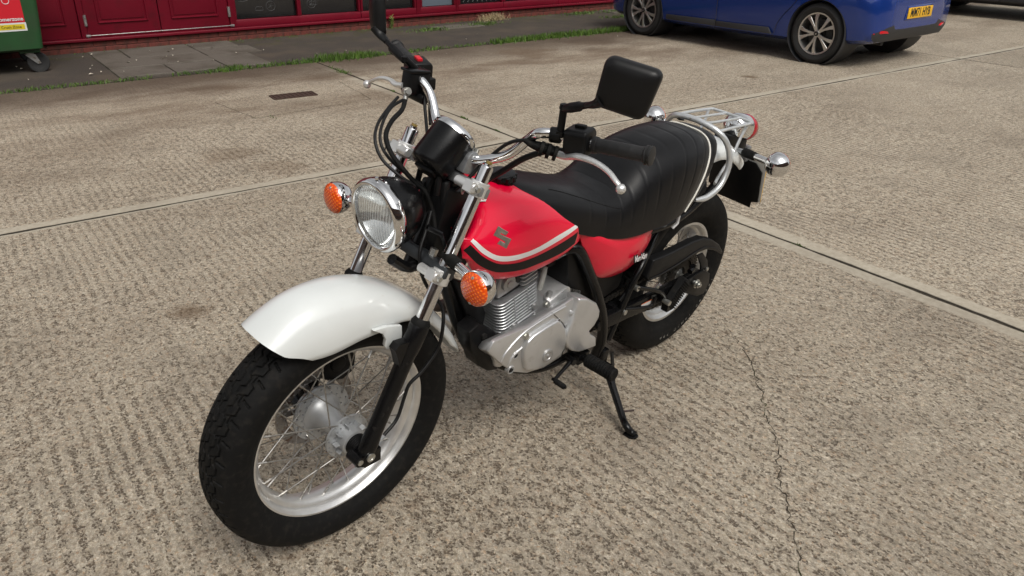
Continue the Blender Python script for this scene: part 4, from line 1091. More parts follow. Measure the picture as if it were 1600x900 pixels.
m = MB(); m.lathe([(-.045, .0088), (-.02, .008), (-.010, .0075), (-.006, 0)], HC, HA, 16); m.obj('bulb', K['paper'], hl)
m = MB(); m.lathe([(0, .0045), (.004, .004), (.004, 0)], HC + Vector((.008, 0, .0875)), Vector((.2, 0, 1)), 10); m.obj('rim_screw', K['chrome'], hl)
for s_ in (1, -1):
    m = MB(); m.tube([(1.19, .079 * s_, .85), (1.165, .098 * s_, .835), (1.155, .105 * s_, .80)], .010, 8, flat=.6); m.obj('headlight_bracket', K['blackm'], hl)
m = MB(); m.tube([(1.247,0.03,0.764), (1.194,0.03,0.724), (1.144,0.06,0.753)], .013, 10, k=3)
m.obj('lower_bracket', K['blackm'], hl)

# ---------------------------------------------------------------- turn signals
def signal(base, lens_c, face, label, rub=.5, flat_back=True):
    base = Vector(base); lens_c = Vector(lens_c); face = Vector(face).normalized()
    back = lens_c - face * .024
    d = (back - base); L = d.length; d.normalize(); L2 = L - .020
    m = MB(); m.lathe([(-.006, .0245), (.001, .0385), (-.004, .0400), (-.018, .0395), (-.032, .034), (-.043, .024), (-.049, .010), (-.050, 0)] if False else [(.0, .0385), (-.004, .0400), (-.018, .0392), (-.032, .034), (-.043, .024), (-.049, .010), (-.050, 0)], lens_c - face * .006, face, 40)
    m.tube([base + d * (L2 * rub - .004), base + d * L2 * .98], .0118, 20)
    s = m.obj('turn_signal', K['chrome'], bike, smooth=50); tag(s, label)
    m = MB(); m.lathe([(.0, .0385), (.004, .0375), (.010, .031), (.014, .018), (.015, 0)], lens_c - face * .006, face, 40); m.obj('lens', K['amberlens'], s, smooth=60)
    m = MB(); m.lathe([(0, .0155), (L2 * rub * .8, .0150), (L2 * rub, .0135), (L2 * rub, 0)], base, d, 20); m.obj('rubber_mount', K['rubber'], s)
    up = Vector((0, 0, 1)); up = (up - face * up.dot(face)).normalized(); m = MB()
    for e in (-1, 1): m.lathe([(0, .004), (.003, .0035), (.004, 0)], lens_c + face * .0015 + up * .030 * e, face, 10)
    m.obj('lens_screw', K['steel'], s)
    return s
for s_ in (1, -1):
    signal((1.165, .118 * s_, .790), (1.212, .258 * s_, .786), (1, .04 * s_, .02), 'chrome front turn signal with amber lens', .45)
    signal((-.205, .095 * s_, .742), (-.158, .246 * s_, .768), (-1, 0, .05), 'chrome rear turn signal with domed back', .42)
    m = MB(); m.tube([(-.215, .055 * s_, .735), (-.205, .10 * s_, .742)], .010, 10); m.obj('signal_bracket', K['greycl'], bike)

# ---------------------------------------------------------------- handlebar
half = [(1.048,0.05,0.97),(1.032,0.085,0.978),(1.004,0.125,1),(0.991,0.165,1.045),(0.993,0.2,1.073)]+[(.955,.245,1.074),(.928,.30,1.068),(.897,.425,1.082)]
hb = [mir(p) for p in half[::-1]] + [Vector((half[0][0], 0, half[0][2]))] + [Vector(p) for p in half]
m = MB(); m.tube(hb, .0112, 18, k=8); bar_ = m.obj('handlebar', K['chrome'], bike, smooth=60)
GD = (Vector((.897, .425, 1.082)) - Vector((.928, .30, 1.068))).normalized()
for s_ in (1, -1):
    S = (lambda p: Vector(p)) if s_ > 0 else mir
    d = GD if s_ > 0 else mir(GD)
    o_ = S((.928, .30, 1.068))
    prof = [(-.004, 0), (-.004, .0185), (.004, .0185), (.006, .0155)]
    for i in range(4): prof += [(.012 + i * .024, .0160), (.014 + i * .024, .0156), (.030 + i * .024, .0156), (.033 + i * .024, .0160)]
    prof += [(.112, .0165), (.115, .0205), (.119, .0205), (.120, .0175), (.123, .0175), (.124, .0205), (.128, .0205), (.130, .012), (.130, 0)]
    m = MB(); m.lathe(prof, o_, d, 26); m.obj('grip', K['griprubber'], bar_, smooth=30)
    # switch housing
    c = S((.944, .268, 1.071)); u = d; w = Vector((0, 0, 1)); w = (w - u * w.dot(u)).normalized(); v = w.cross(u)
    rot = Matrix((u, v, w)).transposed()
    m = MB(); pts = [(-.024, -.028), (.020, -.031), (.031, -.022), (.032, .016), (.022, .027), (-.020, .026), (-.027, .018), (-.028, -.02)]
    m.prism(pts, -.027, .026, (c, v, w, u)); sw = m.obj('switch_housing', K['mirror'], bar_, bevel=.006, bseg=3)
    m = MB(); m.box(c + w * .028 + v * .004, (.024, .014, .010), rot); m.obj('switch_button', K['redplastic'] if s_ < 0 else K['blackp'], sw, bevel=.002)
    m = MB(); m.lathe([(0, .0055), (.003, .005), (.003, 0)], c - v * (-.029 if s_ > 0 else .029) + w * .008 - u * .004, v * (1 if s_ > 0 else -1), 12); m.obj('screw_recess', K['ink'], sw)
# clutch lever (left) with perch and rubber boot
m = MB(); m.tube([(0.969,0.225,1.032),(0.963,0.255,1.033),(0.971,0.295,1.049),(0.966,0.335,1.05),(0.965,0.37,1.043),(0.973,0.4,1.034),(0.973,0.412,1.027)], [.010, .010, .0095, .008, .0072, .0065, .006], 14, k=5, flat=.75)
bl = Vector((0.975,0.416,1.024)); m.lathe([(-.0105, 0), (-.009, .006), (-.005, .0095), (0, .0108), (.005, .0095), (.009, .006), (.0105, 0)], bl, (0, 0, 1), 18)
m.obj('clutch_lever', K['lever'], bar_, smooth=60)
m = MB(); m.tube([(1.009,0.17,1.05),(0.997,0.185,1.043),(0.981,0.205,1.038),(0.968,0.235,1.035)], [.006, .010, .013, .016, .012], 12, k=4, flat=.8)
for i in range(3):
    q = Vector((1.001,0.215,1.044)) + Vector((-.012 * i, .010 * i, -.004 * i)); m.lathe([(-.0035, .0), (-.0035, .0165), (.0035, .0165), (.0035, 0)], q, (-.6, .75, -.2), 14)
m.obj('clutch_perch_boot', K['rubber'], bar_, smooth=40)
for s_ in (1, -1):
    m = MB(); m.lathe([(-.012, 0), (-.012, .017), (.012, .017), (.012, 0)], (.972, .225 * s_, 1.073), (-.45, .88 * s_, .1), 20); m.obj('perch_clamp', K['blackp'], bar_, bevel=.002)
# brake lever (right), master cylinder and hose banjo
mc = MB(); mcc = Vector((0.991,-0.215,1.057)); mc.box(mcc + Vector((.006, 0, .005)), (.058, .040, .050), Matrix.Rotation(-.12, 3, 'Y')); mc.box(mcc + Vector((-.028, .0, -.004)), (.04, .03, .03))
mc.tube([mcc + Vector((.0, .035, -.030)), mcc + Vector((.005, -.03, -.026))], .014, 14)
mco = mc.obj('brake_master_cylinder', K['blackp'], bar_, bevel=.004)
m = MB(); m.box(mcc + Vector((.006, 0, .034)), (.062, .044, .008), Matrix.Rotation(-.12, 3, 'Y')); m.obj('reservoir_cap', K['blackm'], mco, bevel=.003)
m = MB(); m.tube([(1.026,-0.225,1.055),(1.03,-0.25,1.051),(1.027,-0.275,1.054),(1.031,-0.305,1.051),(1.032,-0.335,1.037),(1.031,-0.36,1.02)], [.0085, .0085, .0065, .006, .0055, .005], 14, k=5, flat=.75)
m.lathe([(-.010, 0), (-.009, .006), (-.005, .0095), (0, .0105), (.005, .0095), (.009, .006), (.010, 0)], Vector((1.032,-0.362,1.018)), (0, 0, 1), 18); m.obj('brake_lever', K['lever'], bar_, smooth=60)
m = MB(); q = Vector((1.036,-0.2,1.049)); m.lathe([(-.010, 0), (-.010, .010), (.010, .010), (.010, 0)], q, (.3, .8, .3), 14); m.lathe([(.010, 0), (.010, .007), (.016, .007), (.016, 0)], q, (.3, .8, .3), 6); m.tube([q, Vector((1.043,-0.195,1.031))], .0065, 10); m.obj('banjo_fitting', K['steel'], mco)
# bar clamps
for s_ in (1, -1):
    c = Vector((half[0][0], .045 * s_, half[0][2]))
    m = MB(); m.box(c + Vector((0, 0, -.012)), (.046, .030, .046), Matrix.Rotation(-RAKE, 3, 'Y')); m.lathe([(-.016, 0), (-.016, .019), (.016, .019), (.016, 0)], c, (0, 1, 0), 20); cl = m.obj('bar_clamp', K['greycl'], bar_, bevel=.003)
    for e in (-1, 1):
        m = MB(); m.lathe([(.018, 0), (.018, .006), (.026, .006), (.026, 0)], c + FWF * .015 * e, UPF, 10); m.obj('clamp_bolt', K['steel'], cl)

# mirrors
def mirror(s_, stem0, stem1, C, h, v):
    """h: unit vector from the inner to the outer edge, v: up"""
    h = Vector(h).normalized(); v = Vector(v); v = (v - h * v.dot(h)).normalized(); n = h.cross(v) if s_ > 0 else v.cross(h)   # n: to the front
    if n.x < 0: n = -n
    C = Vector(C); hw, hh = .054, .050
    def ring(k, dep, r):
        out = []
        for qx, qy, a0 in ((1, 1, 0), (-1, 1, pi / 2), (-1, -1, pi), (1, -1, 3 * pi / 2)):
            for i in range(6):
                a = a0 + i * pi / 2 / 5; x = qx * (hw * k - r) + r * cos(a); y = qy * (hh * k - r) + r * sin(a)
                x2 = x * (1.0 + .05 * y / hh) + y * .20; y2 = y - x * .15
                out.append(C + h * x2 + v * y2 + n * dep)
        return out
    m = MB(); m.rings([ring(.96, -.013, .016), ring(1.0, -.010, .018), ring(1.0, -.002, .018), ring(.985, .005, .018), ring(.94, .011, .018), ring(.80, .0165, .018), ring(.5, .019, .014)])
    corner = C - h * (hw * .86 + .010) - v * hh * .80 + n * .0
    s0 = Vector(stem0); s1 = Vector(stem1)
    m.tube([corner - h * -.014 - v * -.012 + n * .004, corner, corner + (s1 - corner) * .25], [.021, .0125, .0085], 14, k=4, flat=.7)
    hd = m.obj('mirror', K['mirror'], bike, smooth=50)
    m = MB(); m.rings([ring(.90, -.0138, .012), ring(.90, -.0128, .012)]); m.obj('mirror_glass', K['chrome'], hd)
    m = MB(); m.tube([s0 - Vector((0, 0, .016)), s0, s1 + Vector((0, 0, .006))], .0082, 14); m.lathe([(0, .010), (.010, .0085), (.012, 0)], s1, (0, 0, 1), 14)
    m.lathe([(-.006, 0), (-.006, .013), (.006, .013), (.006, 0)], s0 + Vector((0, 0, -.008)), (0, 0, 1), 6)
    dd = (corner - s1); m.tube([s1, s1 + dd * .22, s1 + dd * .5, s1 + dd * .55, s1 + dd * .8], [.008, .0105, .0105, .0075, .0065], 12); m.obj('mirror_stem', K['blackp'], hd, smooth=40)
mirror(1, (0.971,0.235,1.088), (0.971,0.235,1.134), (.985, .392, 1.226), (-.42, .90, .04), (.05, -.03, 1))
mirror(-1, (0.989,-0.225,1.09), (1.017,-0.235,1.111), (.985, -.385, 1.185), (-.50, -.866, .0), (.0, -.08, 1))

# speedometer
SA = Vector((-sin(radians(50)), 0, cos(radians(50)))); SC = Vector((1.086, 0, .986))
m = MB(); m.lathe([(-.062, 0), (-.062, .036), (-.057, .046), (-.046, .050), (.036, .0535), (.036, .0)], SC, SA, 44); sp = m.obj('speedometer', K['blackm'], bike, smooth=45)
m = MB(); m.lathe([(.034, .0520), (.035, .0560), (.043, .0560), (.050, .0525), (.053, .047), (.044, .044)], SC, SA, 44); m.obj('bezel', K['chrome'], sp, smooth=40)
m = MB(); m.lathe([(.044, .0455), (.044, 0)], SC, SA, 30); m.obj('dial', K['dial'], sp)
m = MB(); m.box(SC - SA * .070 + Vector((-.01, 0, 0)), (.035, .06, .012), Matrix.Rotation(-radians(50), 3, 'Y'))
for s_ in (1, -1): m.tube([SC - SA * .05 + Vector((-.005, .03 * s_, 0)), SC - SA * .05 + Vector((.005, .035 * s_, -.06))], .007, 10)
m.obj('speedometer_bracket', K['blackp'], sp, bevel=.002)
m = MB(); m.tube([(1.085, -.015, .93), (1.11, -.015, .89), (1.115, -.01, .83), (1.10, 0, .78)], .012, 10, k=4); m.tube([(1.10, .03, .92), (1.105, .035, .86), (1.10, .03, .79), (1.12, .02, .74)], .010, 10, k=4)
m.tube([(1.12, -.04, .90), (1.135, -.05, .84), (1.12, -.05, .78)], .010, 10, k=4); m.box((1.09, 0, .84), (.04, .06, .08)); m.obj('wiring_loom', K['cable'], bike, bevel=.004)
# cables
def cable(pts, r, name='cable', mt=None, n=8):
    m = MB(); m.tube(pts, r, n, k=6); return m.obj(name, mt or K['cable'], bike, smooth=70)
cable([(1.043,-0.195,1.031),(1.072,-0.17,1.019),(1.125,-0.14,1.01),(1.164,-0.11,0.993),(1.173,-0.08,0.966),(1.163,-0.05,0.937),(1.14,-0.03,0.903),(1.132,0,0.889),(1.125,0.02,0.847),(1.131,0.04,0.808)], .0058, 'brake_hose', K['rubber'])
cable([(1.061,-0.2,1.039),(1.106,-0.18,1.024),(1.158,-0.15,1.004),(1.186,-0.12,0.979),(1.187,-0.09,0.946),(1.168,-0.05,0.918),(1.134,-0.02,0.89)], .0038, 'throttle_cable')
cable([(1.041,-0.2,1.031),(1.095,-0.18,1.026),(1.143,-0.15,1.006),(1.172,-0.12,0.979),(1.171,-0.09,0.949),(1.149,-0.05,0.918),(1.125,-0.02,0.896)], .0038, 'throttle_cable')
cable([(0.987,-0.19,1.05),(1.002,-0.17,1.018),(1.021,-0.14,0.991),(1.049,-0.1,0.97)], .0040, 'switch_cable')
cable([(0.979,-0.18,1.052),(0.995,-0.16,1.012),(1.025,-0.12,0.991)], .0035, 'switch_cable')
cable([(1.003,0.17,1.049),(1.014,0.14,1.036),(1.017,0.11,1.011),(1.031,0.075,0.966),(1.061,0.055,0.921),(1.089,0.03,0.875),(1.094,0.02,0.805)], .0042, 'clutch_cable')
cable([(0.914,0.25,1.031),(0.952,0.2,1.024),(0.977,0.15,0.994),(0.992,0.1,0.946),(1.01,0.07,0.915),(1.029,0.04,0.88)], .0072, 'switch_cable')
cable([(1.129,0.02,0.848),(1.157,0.035,0.805),(1.183,0.05,0.77),(1.184,0.06,0.724),(1.171,0.07,0.684),(1.149,0.1,0.635),(1.159,0.12,0.595),(1.17,0.12,0.534),(1.215,0.12,0.487),(1.248,0.115,0.461),(1.262,0.115,0.429),(1.287,0.12,0.375),(1.329,0.125,0.35)], .0046, 'speedometer_cable')
cable([(1.118,-0.01,0.882),(1.096,-0.02,0.805),(1.092,-0.01,0.739),(1.084,0.02,0.679)], .006, 'wiring_cable')
m = MB(); q = Vector((1.16,-0.115,0.975)); m.tube([q + Vector((.0, .020 * cos(t), .014 * sin(t))) + Vector((.016 * cos(t), 0, 0)) for t in [i * pi / 8 for i in range(16)]], .0016, 6, loop=True); m.obj('cable_guide', K['steel'], bike)
m = MB(); q = Vector((1.087,0.075,0.921)); m.tube([q + Vector((.012 * cos(t), .008 * cos(t), .017 * sin(t))) for t in [i * pi / 8 for i in range(16)]], .0017, 6, loop=True); m.obj('cable_guide', K['steel'], bike)

# ---------------------------------------------------------------- fuel tank
TK = [  # x, z top, z low, half width at widest, z of widest, half width of the top deck, half width of the lower edge
    (.655, .715, .682, .100, .700, .050, .095), (.68, .755, .672, .122, .712, .075, .112), (.72, .788, .664, .133, .718, .085, .122), (.78, .820, .657, .141, .724, .092, .128), (.85, .845, .654, .147, .733, .094, .130), (.92, .862, .658, .150, .742, .092, .130),
    (.98, .868, .667, .150, .752, .090, .126), (1.03, .868, .685, .147, .765, .088, .122), (1.07, .860, .712, .141, .780, .086, .118), (1.10, .845, .745, .131, .790, .084, .112), (1.122, .822, .772, .115, .797, .080, .100)]
NT = 44
def tank_pt(x, t):
    """t 0..1 from the top centre line over the left flank to the bottom centre line"""
    zt, zl, w, zw, wd, wl = interp_s(TK, x)
    pts = [(0, zt + .004), (wd * .5, zt), (wd, zt - .012), ((wd + w) / 2 + .006, zt * .62 + zw * .38 - .006), (w - .004, zw + .022), (w, zw), (w - .002, zw - .028 if zw - .028 > zl else (zw + zl) / 2), (wl + .006, zl + .008), (wl - .008, zl), (wl * .5, zl + .02), (0, zl + .03)]
    q = t * (len(pts) - 1)
    return interp_s([(i, *p) for i, p in enumerate(pts)], q)
rings = []
NX = 60
for i in range(NX + 1):
    x = .655 + (1.122 - .655) * i / NX
    Lr = [tank_pt(x, j / NT) for j in range(NT + 1)]
    pull = lambda y: max(0.0, x - .99) * .80 * max(0.0, 1 - (abs(y) / .118) ** 2)     # the front is scooped out round the steering head
    rings.append([(x - pull(y), y, z) for y, z in Lr] + [(x - pull(y), -y, z) for y, z in Lr[-2:0:-1]])
m = MB(); m.rings(rings); tank = m.obj('fuel_tank', K['red'], bike, smooth=50, bevel=0)
def on_tank(x, z, off=.0):
    """point of the left flank at this x and height"""
    lo, hi = .2, .80
    for _ in range(30):
        md = (lo + hi) / 2
        if tank_pt(x, md)[1] > z: lo = md
        else: hi = md
    t = lo; y, zz = tank_pt(x, t); e = .01
    a = tank_pt(x, t - e); b = tank_pt(x, t + e); dx = .004
    py = tank_pt(min(x + dx, 1.12), t)[0] - tank_pt(max(x - dx, .657), t)[0]
    nv = Vector((-(py) / (2 * dx), 1, 0)); nz = Vector((0, -(b[1] - a[1]), (b[0] - a[0])))
    nn = Vector((-(py) / (2 * dx) * .6, nz.y, nz.z)); nn = nn.normalized() if nn.length > 0 else Vector((0, 1, 0))
    if nn.y < 0: nn = -nn
    return Vector((x, y, zz)) + nn * off
def strip(lo, up, name, mt, off=.0012, n=40):
    """decal between two poly-lines (x, z) on both flanks"""
    lo = catmull([(p[0], 0, p[1]) for p in lo], 8); up = catmull([(p[0], 0, p[1]) for p in up], 8)
    def samp(P, t): x = t * (len(P) - 1); i = min(int(x), len(P) - 2); return P[i].lerp(P[i + 1], x - i)
    for s_ in (1, -1):
        R = []
        for i in range(n + 1):
            a, b = samp(lo, i / n), samp(up, i / n); row = []
            for j in range(5):
                q = a.lerp(b, j / 4); P = on_tank(q.x, q.z, off); row.append((P.x, P.y * s_, P.z))
            R.append(row)
        m = MB(); m.rings(R, closed=False, cap=False); m.obj(name, mt, tank, smooth=60)
WU = [(1.091,0.814),(1.066,0.787),(1.033,0.762),(1.001,0.749),(0.961,0.741),(0.9,0.736),(0.811,0.742),(0.714,0.743)]
WL = [(1.1,0.81),(1.072,0.777),(1.031,0.747),(0.996,0.733),(0.953,0.725),(0.892,0.721),(0.803,0.726),(0.711,0.733)]
BU = [(1.101,0.802),(1.07,0.768),(1.027,0.737),(0.992,0.723),(0.949,0.714),(0.887,0.71),(0.797,0.714),(0.708,0.72)]
BL = [(1.114,0.788),(1.075,0.744),(1.021,0.707),(0.976,0.692),(0.929,0.683),(0.866,0.679),(0.774,0.678),(0.712,0.685)]
strip(WL, WU, 'white_stripe', K['decalw'], .0014)
strip(BL, BU, 'black_stripe', K['decalb'], .0012)
# emblem: stylised letter S in metal
EMB = [(1.01,0.821),(0.984,0.802),(0.994,0.798),(1.008,0.808),(1.011,0.805),(0.979,0.785),(0.998,0.769),(1.025,0.788),(1.015,0.792),(1.002,0.782),(0.998,0.785),(1.031,0.808)]
for s_ in (1, -1):
    P0 = []; P1 = []
    for x, z in EMB:
        q0 = on_tank(x, z, .0006); q1 = on_tank(x, z, .0032); P0.append((q0.x, q0.y * s_, q0.z)); P1.append((q1.x, q1.y * s_, q1.z))
    m = MB(); m.rings([P0, P1]); m.obj('emblem', K['emblem'], tank, smooth=20)
m = MB()
prof = [(0, 0), (.0, .030)]
for z_, r_ in ((.016, .0345), (.020, .033), (.022, .024), (.023, 0)): prof.append((z_, r_))
CAPC = Vector((.885, 0, .862)); m.lathe([(-.012, .031), (.004, .031), (.004, .036), (.017, .036), (.021, .033), (.022, .02), (.022, 0)], CAPC, (.05, 0, 1), 32)
for i in range(10):
    a = 2 * pi * i / 10; m.lathe([(.004, .007), (.017, .007), (.019, .004), (.019, 0)], CAPC + Vector((.033 * cos(a), .033 * sin(a), 0)), (.05, 0, 1), 10)
m.obj('fuel_cap', K['blackm'], bike, smooth=40)
m = MB(); P = [Vector((x, y, tank_pt(x, .16)[1] + .0)) for x, y in ()]
for s_ in (1,):
    P = [];
    for x, t in ((1.025, .105), (1.045, .13), (1.01, .165), (.995, .14)): y, z = tank_pt(x, t); P.append((x, y + .001, z + .0015))
    m.add(P, [(0, 1, 2, 3)])
m.obj('tank_sticker', K['paper'], tank, smooth=0)

# ---------------------------------------------------------------- seat
ST = [  # u, x top, x bottom, z top (centre), z bottom, half width, shoulder roundness
    (0.00, .880, .885, .842, .832, .020), (.04, .872, .886, .852, .820, .062), (.12, .832, .860, .853, .795, .100), (.22, .760, .800, .838, .757, .122), (.32, .675, .705, .812, .712, .136), (.42, .580, .610, .784, .674, .143),
    (.50, .515, .545, .780, .655, .151), (.56, .465, .500, .796, .645, .155), (.63, .400, .440, .832, .638, .158), (.72, .310, .370, .858, .637, .160), (.82, .200, .300, .868, .635, .161), (.92, .100, .232, .862, .640, .156), (1.0, .040, .190, .846, .644, .148)]
def seat_ring(u, shrink=1.0, n=40, back=0.0):
    xt, xb, zt, zb, w = interp_s(ST, u)
    pts = []
    for j in range(n + 1):
        a = pi * j / n   # 0 left bottom .. pi right bottom
        ca, sa = cos(a), sin(a)
        y = math.copysign(abs(ca) ** .62, ca) * w; k = abs(sa) ** .60
        # belly: widest below the middle
        y *= 1 - .10 * max(0, k - .25) / .75 - .05 * (1 - k)
        z = zb + (zt - zb) * k; x = xb + (xt - xb) * k
        pts.append(Vector((x, y, z)))
    return pts
PL = [.36, .43, .505, .565, .625, .69, .755, .82, .885, .945]
rows = []
NU = 190
for i in range(NU + 1):
    u = i / NU; R = seat_ring(u); cz = interp_s(ST, u)
    g = 0
    for p in PL: g = max(g, math.exp(-((u - p) / .0024) ** 2))
    puff = 0
    for p0, p1 in zip(PL, PL[1:]):
        if p0 < u < p1: puff = sin(pi * (u - p0) / (p1 - p0)) * .0003
    c = Vector((sum(p.x for p in R) / len(R), 0, cz[3] + (cz[2] - cz[3]) * .4)); out = []
    for j, p in enumerate(R):
        k = sin(pi * j / (len(R) - 1)); fade = sstep(.08, .30, k)
        dirv = (p - Vector((p.x, 0, c.z))); dirv = dirv.normalized() if dirv.length else Vector((0, 0, 1))
        out.append(p + dirv * ((puff - g * .0018) * fade))
    rows.append(out)
# rear panel, rounding over behind the piping
last = seat_ring(1.0)
for q in range(1, 11):
    t = q / 10; a = t * pi / 2; out = []
    for p in last:
        c = Vector((.115, 0, .735)); v = p - Vector((p.x, 0, c.z))
        k = .02 + .98 * cos(a) ** .75
        out.append(Vector((p.x - .118 * sin(a) ** .9 + .05 * (1 - k) * (1 if p.z < .7 else 0) * 0, v.y * (k if q < 10 else .05), c.z + v.z * (k if q < 10 else .05) + .0 * t)))
    rows.append(out)
m = MB(); m.rings(rows, closed=True, cap=True); seat = m.obj('seat', K['vinyl'], bike, smooth=70)
m = MB(); m.tube([p + (p - Vector((p.x, 0, .74))).normalized() * .0016 for p in last], .0032, 8); m.obj('piping', K['piping'], seat, smooth=70)
for s_ in (1, -1):
    m = MB(); P = []
    for i in range(24):
        u = .20 + .30 * i / 23; R = seat_ring(u); a = (.34 - .17 * (i / 23) ** 1.3) ; j = a * (len(R) - 1); k = int(j); p = R[k].lerp(R[k + 1], j - k); d_ = (p - Vector((p.x, 0, .74))).normalized(); p = p + d_ * .0004; P.append((p.x, p.y * s_, p.z))
    m.tube(P, .0011, 6); m.obj('seat_seam', K['vinyl'], seat)
m = MB(); m.tube([(.22, .142, .640), (.225, .145, .615), (.24, .14, .600)], .006, 8, flat=.4); m.obj('seat_strap_buckle', K['lever'], seat)

# ---------------------------------------------------------------- side panels
SPO = [(0.691,0.712),(0.658,0.716),(0.57,0.688),(0.431,0.656),(0.321,0.632),(0.317,0.591),(0.326,0.555),(0.36,0.521),(0.401,0.502),(0.446,0.497),(0.51,0.504),(0.564,0.527),(0.608,0.584),(0.65,0.639)]
def bulge_panel(outline, y0, dy, th, name, mt, parent, sgn=1, power=1.0):
    cx = sum(p[0] for p in outline) / len(outline); cz = sum(p[1] for p in outline) / len(outline)
    O = catmull([(p[0], 0, p[1]) for p in outline + [outline[0]]], 5)[:-1]
    R = []
    for k in (1.0, .985, .94, .86, .74, .6, .45, .3, .15, .03):
        R.append([(cx + (p.x - cx) * k, sgn * (y0 + dy * (1 - k ** 2.6) ** power), cz + (p.z - cz) * k) for p in O])
    back = [[(cx + (p.x - cx) * k, sgn * (y0 - th), cz + (p.z - cz) * k) for p in O] for k in (.03, .98)]
    m = MB(); m.rings(back[::1] + R, cap=True); return m.obj(name, mt, parent, smooth=60)
for s_ in (1, -1):
    sp_ = bulge_panel(SPO, .120, .026, .02, 'side_panel', K['red'], bike, s_)
    if s_ > 0:
        for (txt, px, py, y) in (('Van', 993, 404, .146), ('Van', 1003, 399, .146)): pass
        c = Vector((0.402,0.146,0.553)); d1_ = Vector((0.361,0.143,0.55)) - Vector((0.438,0.146,0.556)); d1_.normalize(); nrm = Vector((-.12, 1, .05)).normalized(); up = nrm.cross(d1_) * -1
        up = d1_.cross(nrm) * -1 if d1_.cross(nrm).z < 0 else d1_.cross(nrm)
        mw = Matrix(((d1_.x, up.x, nrm.x, 0), (d1_.y, up.y, nrm.y, 0), (d1_.z, up.z, nrm.z, 0), (0, 0, 0, 1)))
        t = text_mesh('VanVan', .034, K['ink'], 'logo_lettering', .0012, sp_, sx=.8, bold=.0012); t.matrix_local = Matrix.Translation(c + nrm * .004) @ mw
        t2 = text_mesh('VanVan', .030, K['decalw'], 'logo_highlight', .0012, sp_, sx=.8); t2.matrix_local = Matrix.Translation(c + nrm * .0052 - up * .0015) @ mw

# ---------------------------------------------------------------- frame
def ftube(pts, r, name='frame_tube', mt=None, par=None, flat=1.0, k=6):
    m = MB(); m.tube(pts, r, 14, k=k, flat=flat); return m.obj(name, mt or K['blackm'], par or bike, smooth=60)
fr = ftube([(1.10, 0, .82), (.95, 0, .77), (.75, 0, .72), (.60, 0, .70)], .026, 'frame_backbone')
ftube([(1.10, 0, .735), (1.05, 0, .63), (1.00, 0, .50), (.965, 0, .42)], .022, 'down_tube', par=fr)
for s_ in (1, -1):
    Y = lambda P: [(x, y * s_, z) for x, y, z in P]
    ftube(Y([(0.697,0.06,0.613),(0.696,0.1,0.652),(0.666,0.115,0.642),(0.609,0.12,0.557),(0.553,0.125,0.464),(0.503,0.125,0.363),(0.473,0.12,0.264),(0.475,0.11,0.196)]), .0165, 'main_tube', par=fr)
    ftube(Y([(0.172,0.07,0.61),(0.249,0.09,0.531),(0.337,0.122,0.491),(0.379,0.125,0.423),(0.408,0.12,0.323),(0.428,0.115,0.242)]), .011, 'rear_stay', par=fr)
    ftube(Y([(0.182,0.06,0.558),(0.273,0.09,0.499),(0.363,0.118,0.432),(0.409,0.115,0.381)]), .007, 'rear_stay', par=fr)
    ftube(Y([(.64, .08, .69), (.40, .11, .615), (.20, .115, .60), (.02, .10, .63), (-.18, .07, .70)]), .012, 'seat_rail', par=fr)
    ftube(Y([(.95, .05, .42), (.90, .09, .34), (.75, .11, .27), (.58, .12, .27)]), .012, 'cradle_tube', par=fr)
# dark boxes under the seat and tank
m = MB(); m.prism([(.36, .66), (.62, .70), (.70, .66), (.66, .48), (.50, .40), (.40, .42)], -.10, .10); m.obj('airbox', K['blackp'], bike, bevel=.01)
m = MB(); m.prism([(1.085, .77), (1.085, .70), (1.03, .67), (1.01, .70), (1.02, .74), (1.03, .78)], -.045, .045); m.obj('ignition_cover', K['blackp'], bike, bevel=.008)
m = MB(); m.prism([(1.105, .905), (1.035, .885), (1.03, .72), (1.07, .70), (1.15, .73)], -.048, .048); m.obj('headstock_cover', K['blackp'], bike, bevel=.008)
m = MB(); m.prism([(1.09, .83), (1.05, .83), (1.045, .74), (1.10, .74)], .05, .085); m.obj('horn_bracket', K['blackp'], bike, bevel=.006)
m = MB(); m.prism([(1.055,0.647),(0.983,0.601),(0.935,0.503),(0.943,0.436),(0.991,0.442),(0.986,0.496)], .015, .045); m.obj('front_engine_plate', K['blackp'], bike, bevel=.004)

# ---------------------------------------------------------------- engine
eng = MB()
eng.prism([(.945, .40), (.93, .425), (.86, .418), (.762, .445), (.738, .495), (.66, .520), (.60, .49), (.575, .43), (.565, .33), (.62, .305), (.76, .300), (.86, .315), (.93, .35)], -.115, .100)
eng = eng.obj('engine', K['engine'], bike, bevel=.008, bseg=2)
COV = [(1.023,0.474),(1.006,0.5),(0.938,0.498),(0.873,0.493),(0.792,0.506),(0.734,0.511),(0.703,0.518),(0.63,0.486),(0.653,0.451),(0.688,0.386),(0.687,0.34),(0.711,0.318),(0.783,0.312),(0.856,0.327),(0.917,0.36),(0.967,0.41)]
m = MB(); m.rings([[(.80 + (x - .80) * .86, .075, .40 + (z - .40) * (.45 if z > .40 else .92)) for x, z in COV], [(.80 + (x - .80) * .965, .110, .40 + (z - .40) * (.78 if z > .40 else .98)) for x, z in COV], [(x, .138, z) for x, z in COV], [(x, .150, z) for x, z in COV]]); m.obj('crankcase_cover', K['engine'], eng, bevel=.007, bseg=2)
LOB = [(0.878,0.355),(0.892,0.395),(0.897,0.43),(0.888,0.455),(0.866,0.468),(0.817,0.476),(0.771,0.48),(0.749,0.462),(0.726,0.429),(0.715,0.395),(0.716,0.36),(0.733,0.34),(0.798,0.332),(0.842,0.337)]
m = MB(); m.prism(LOB, .14, .165, taper=.03); m.obj('generator_cover', K['engine'], eng, bevel=.006, bseg=3)
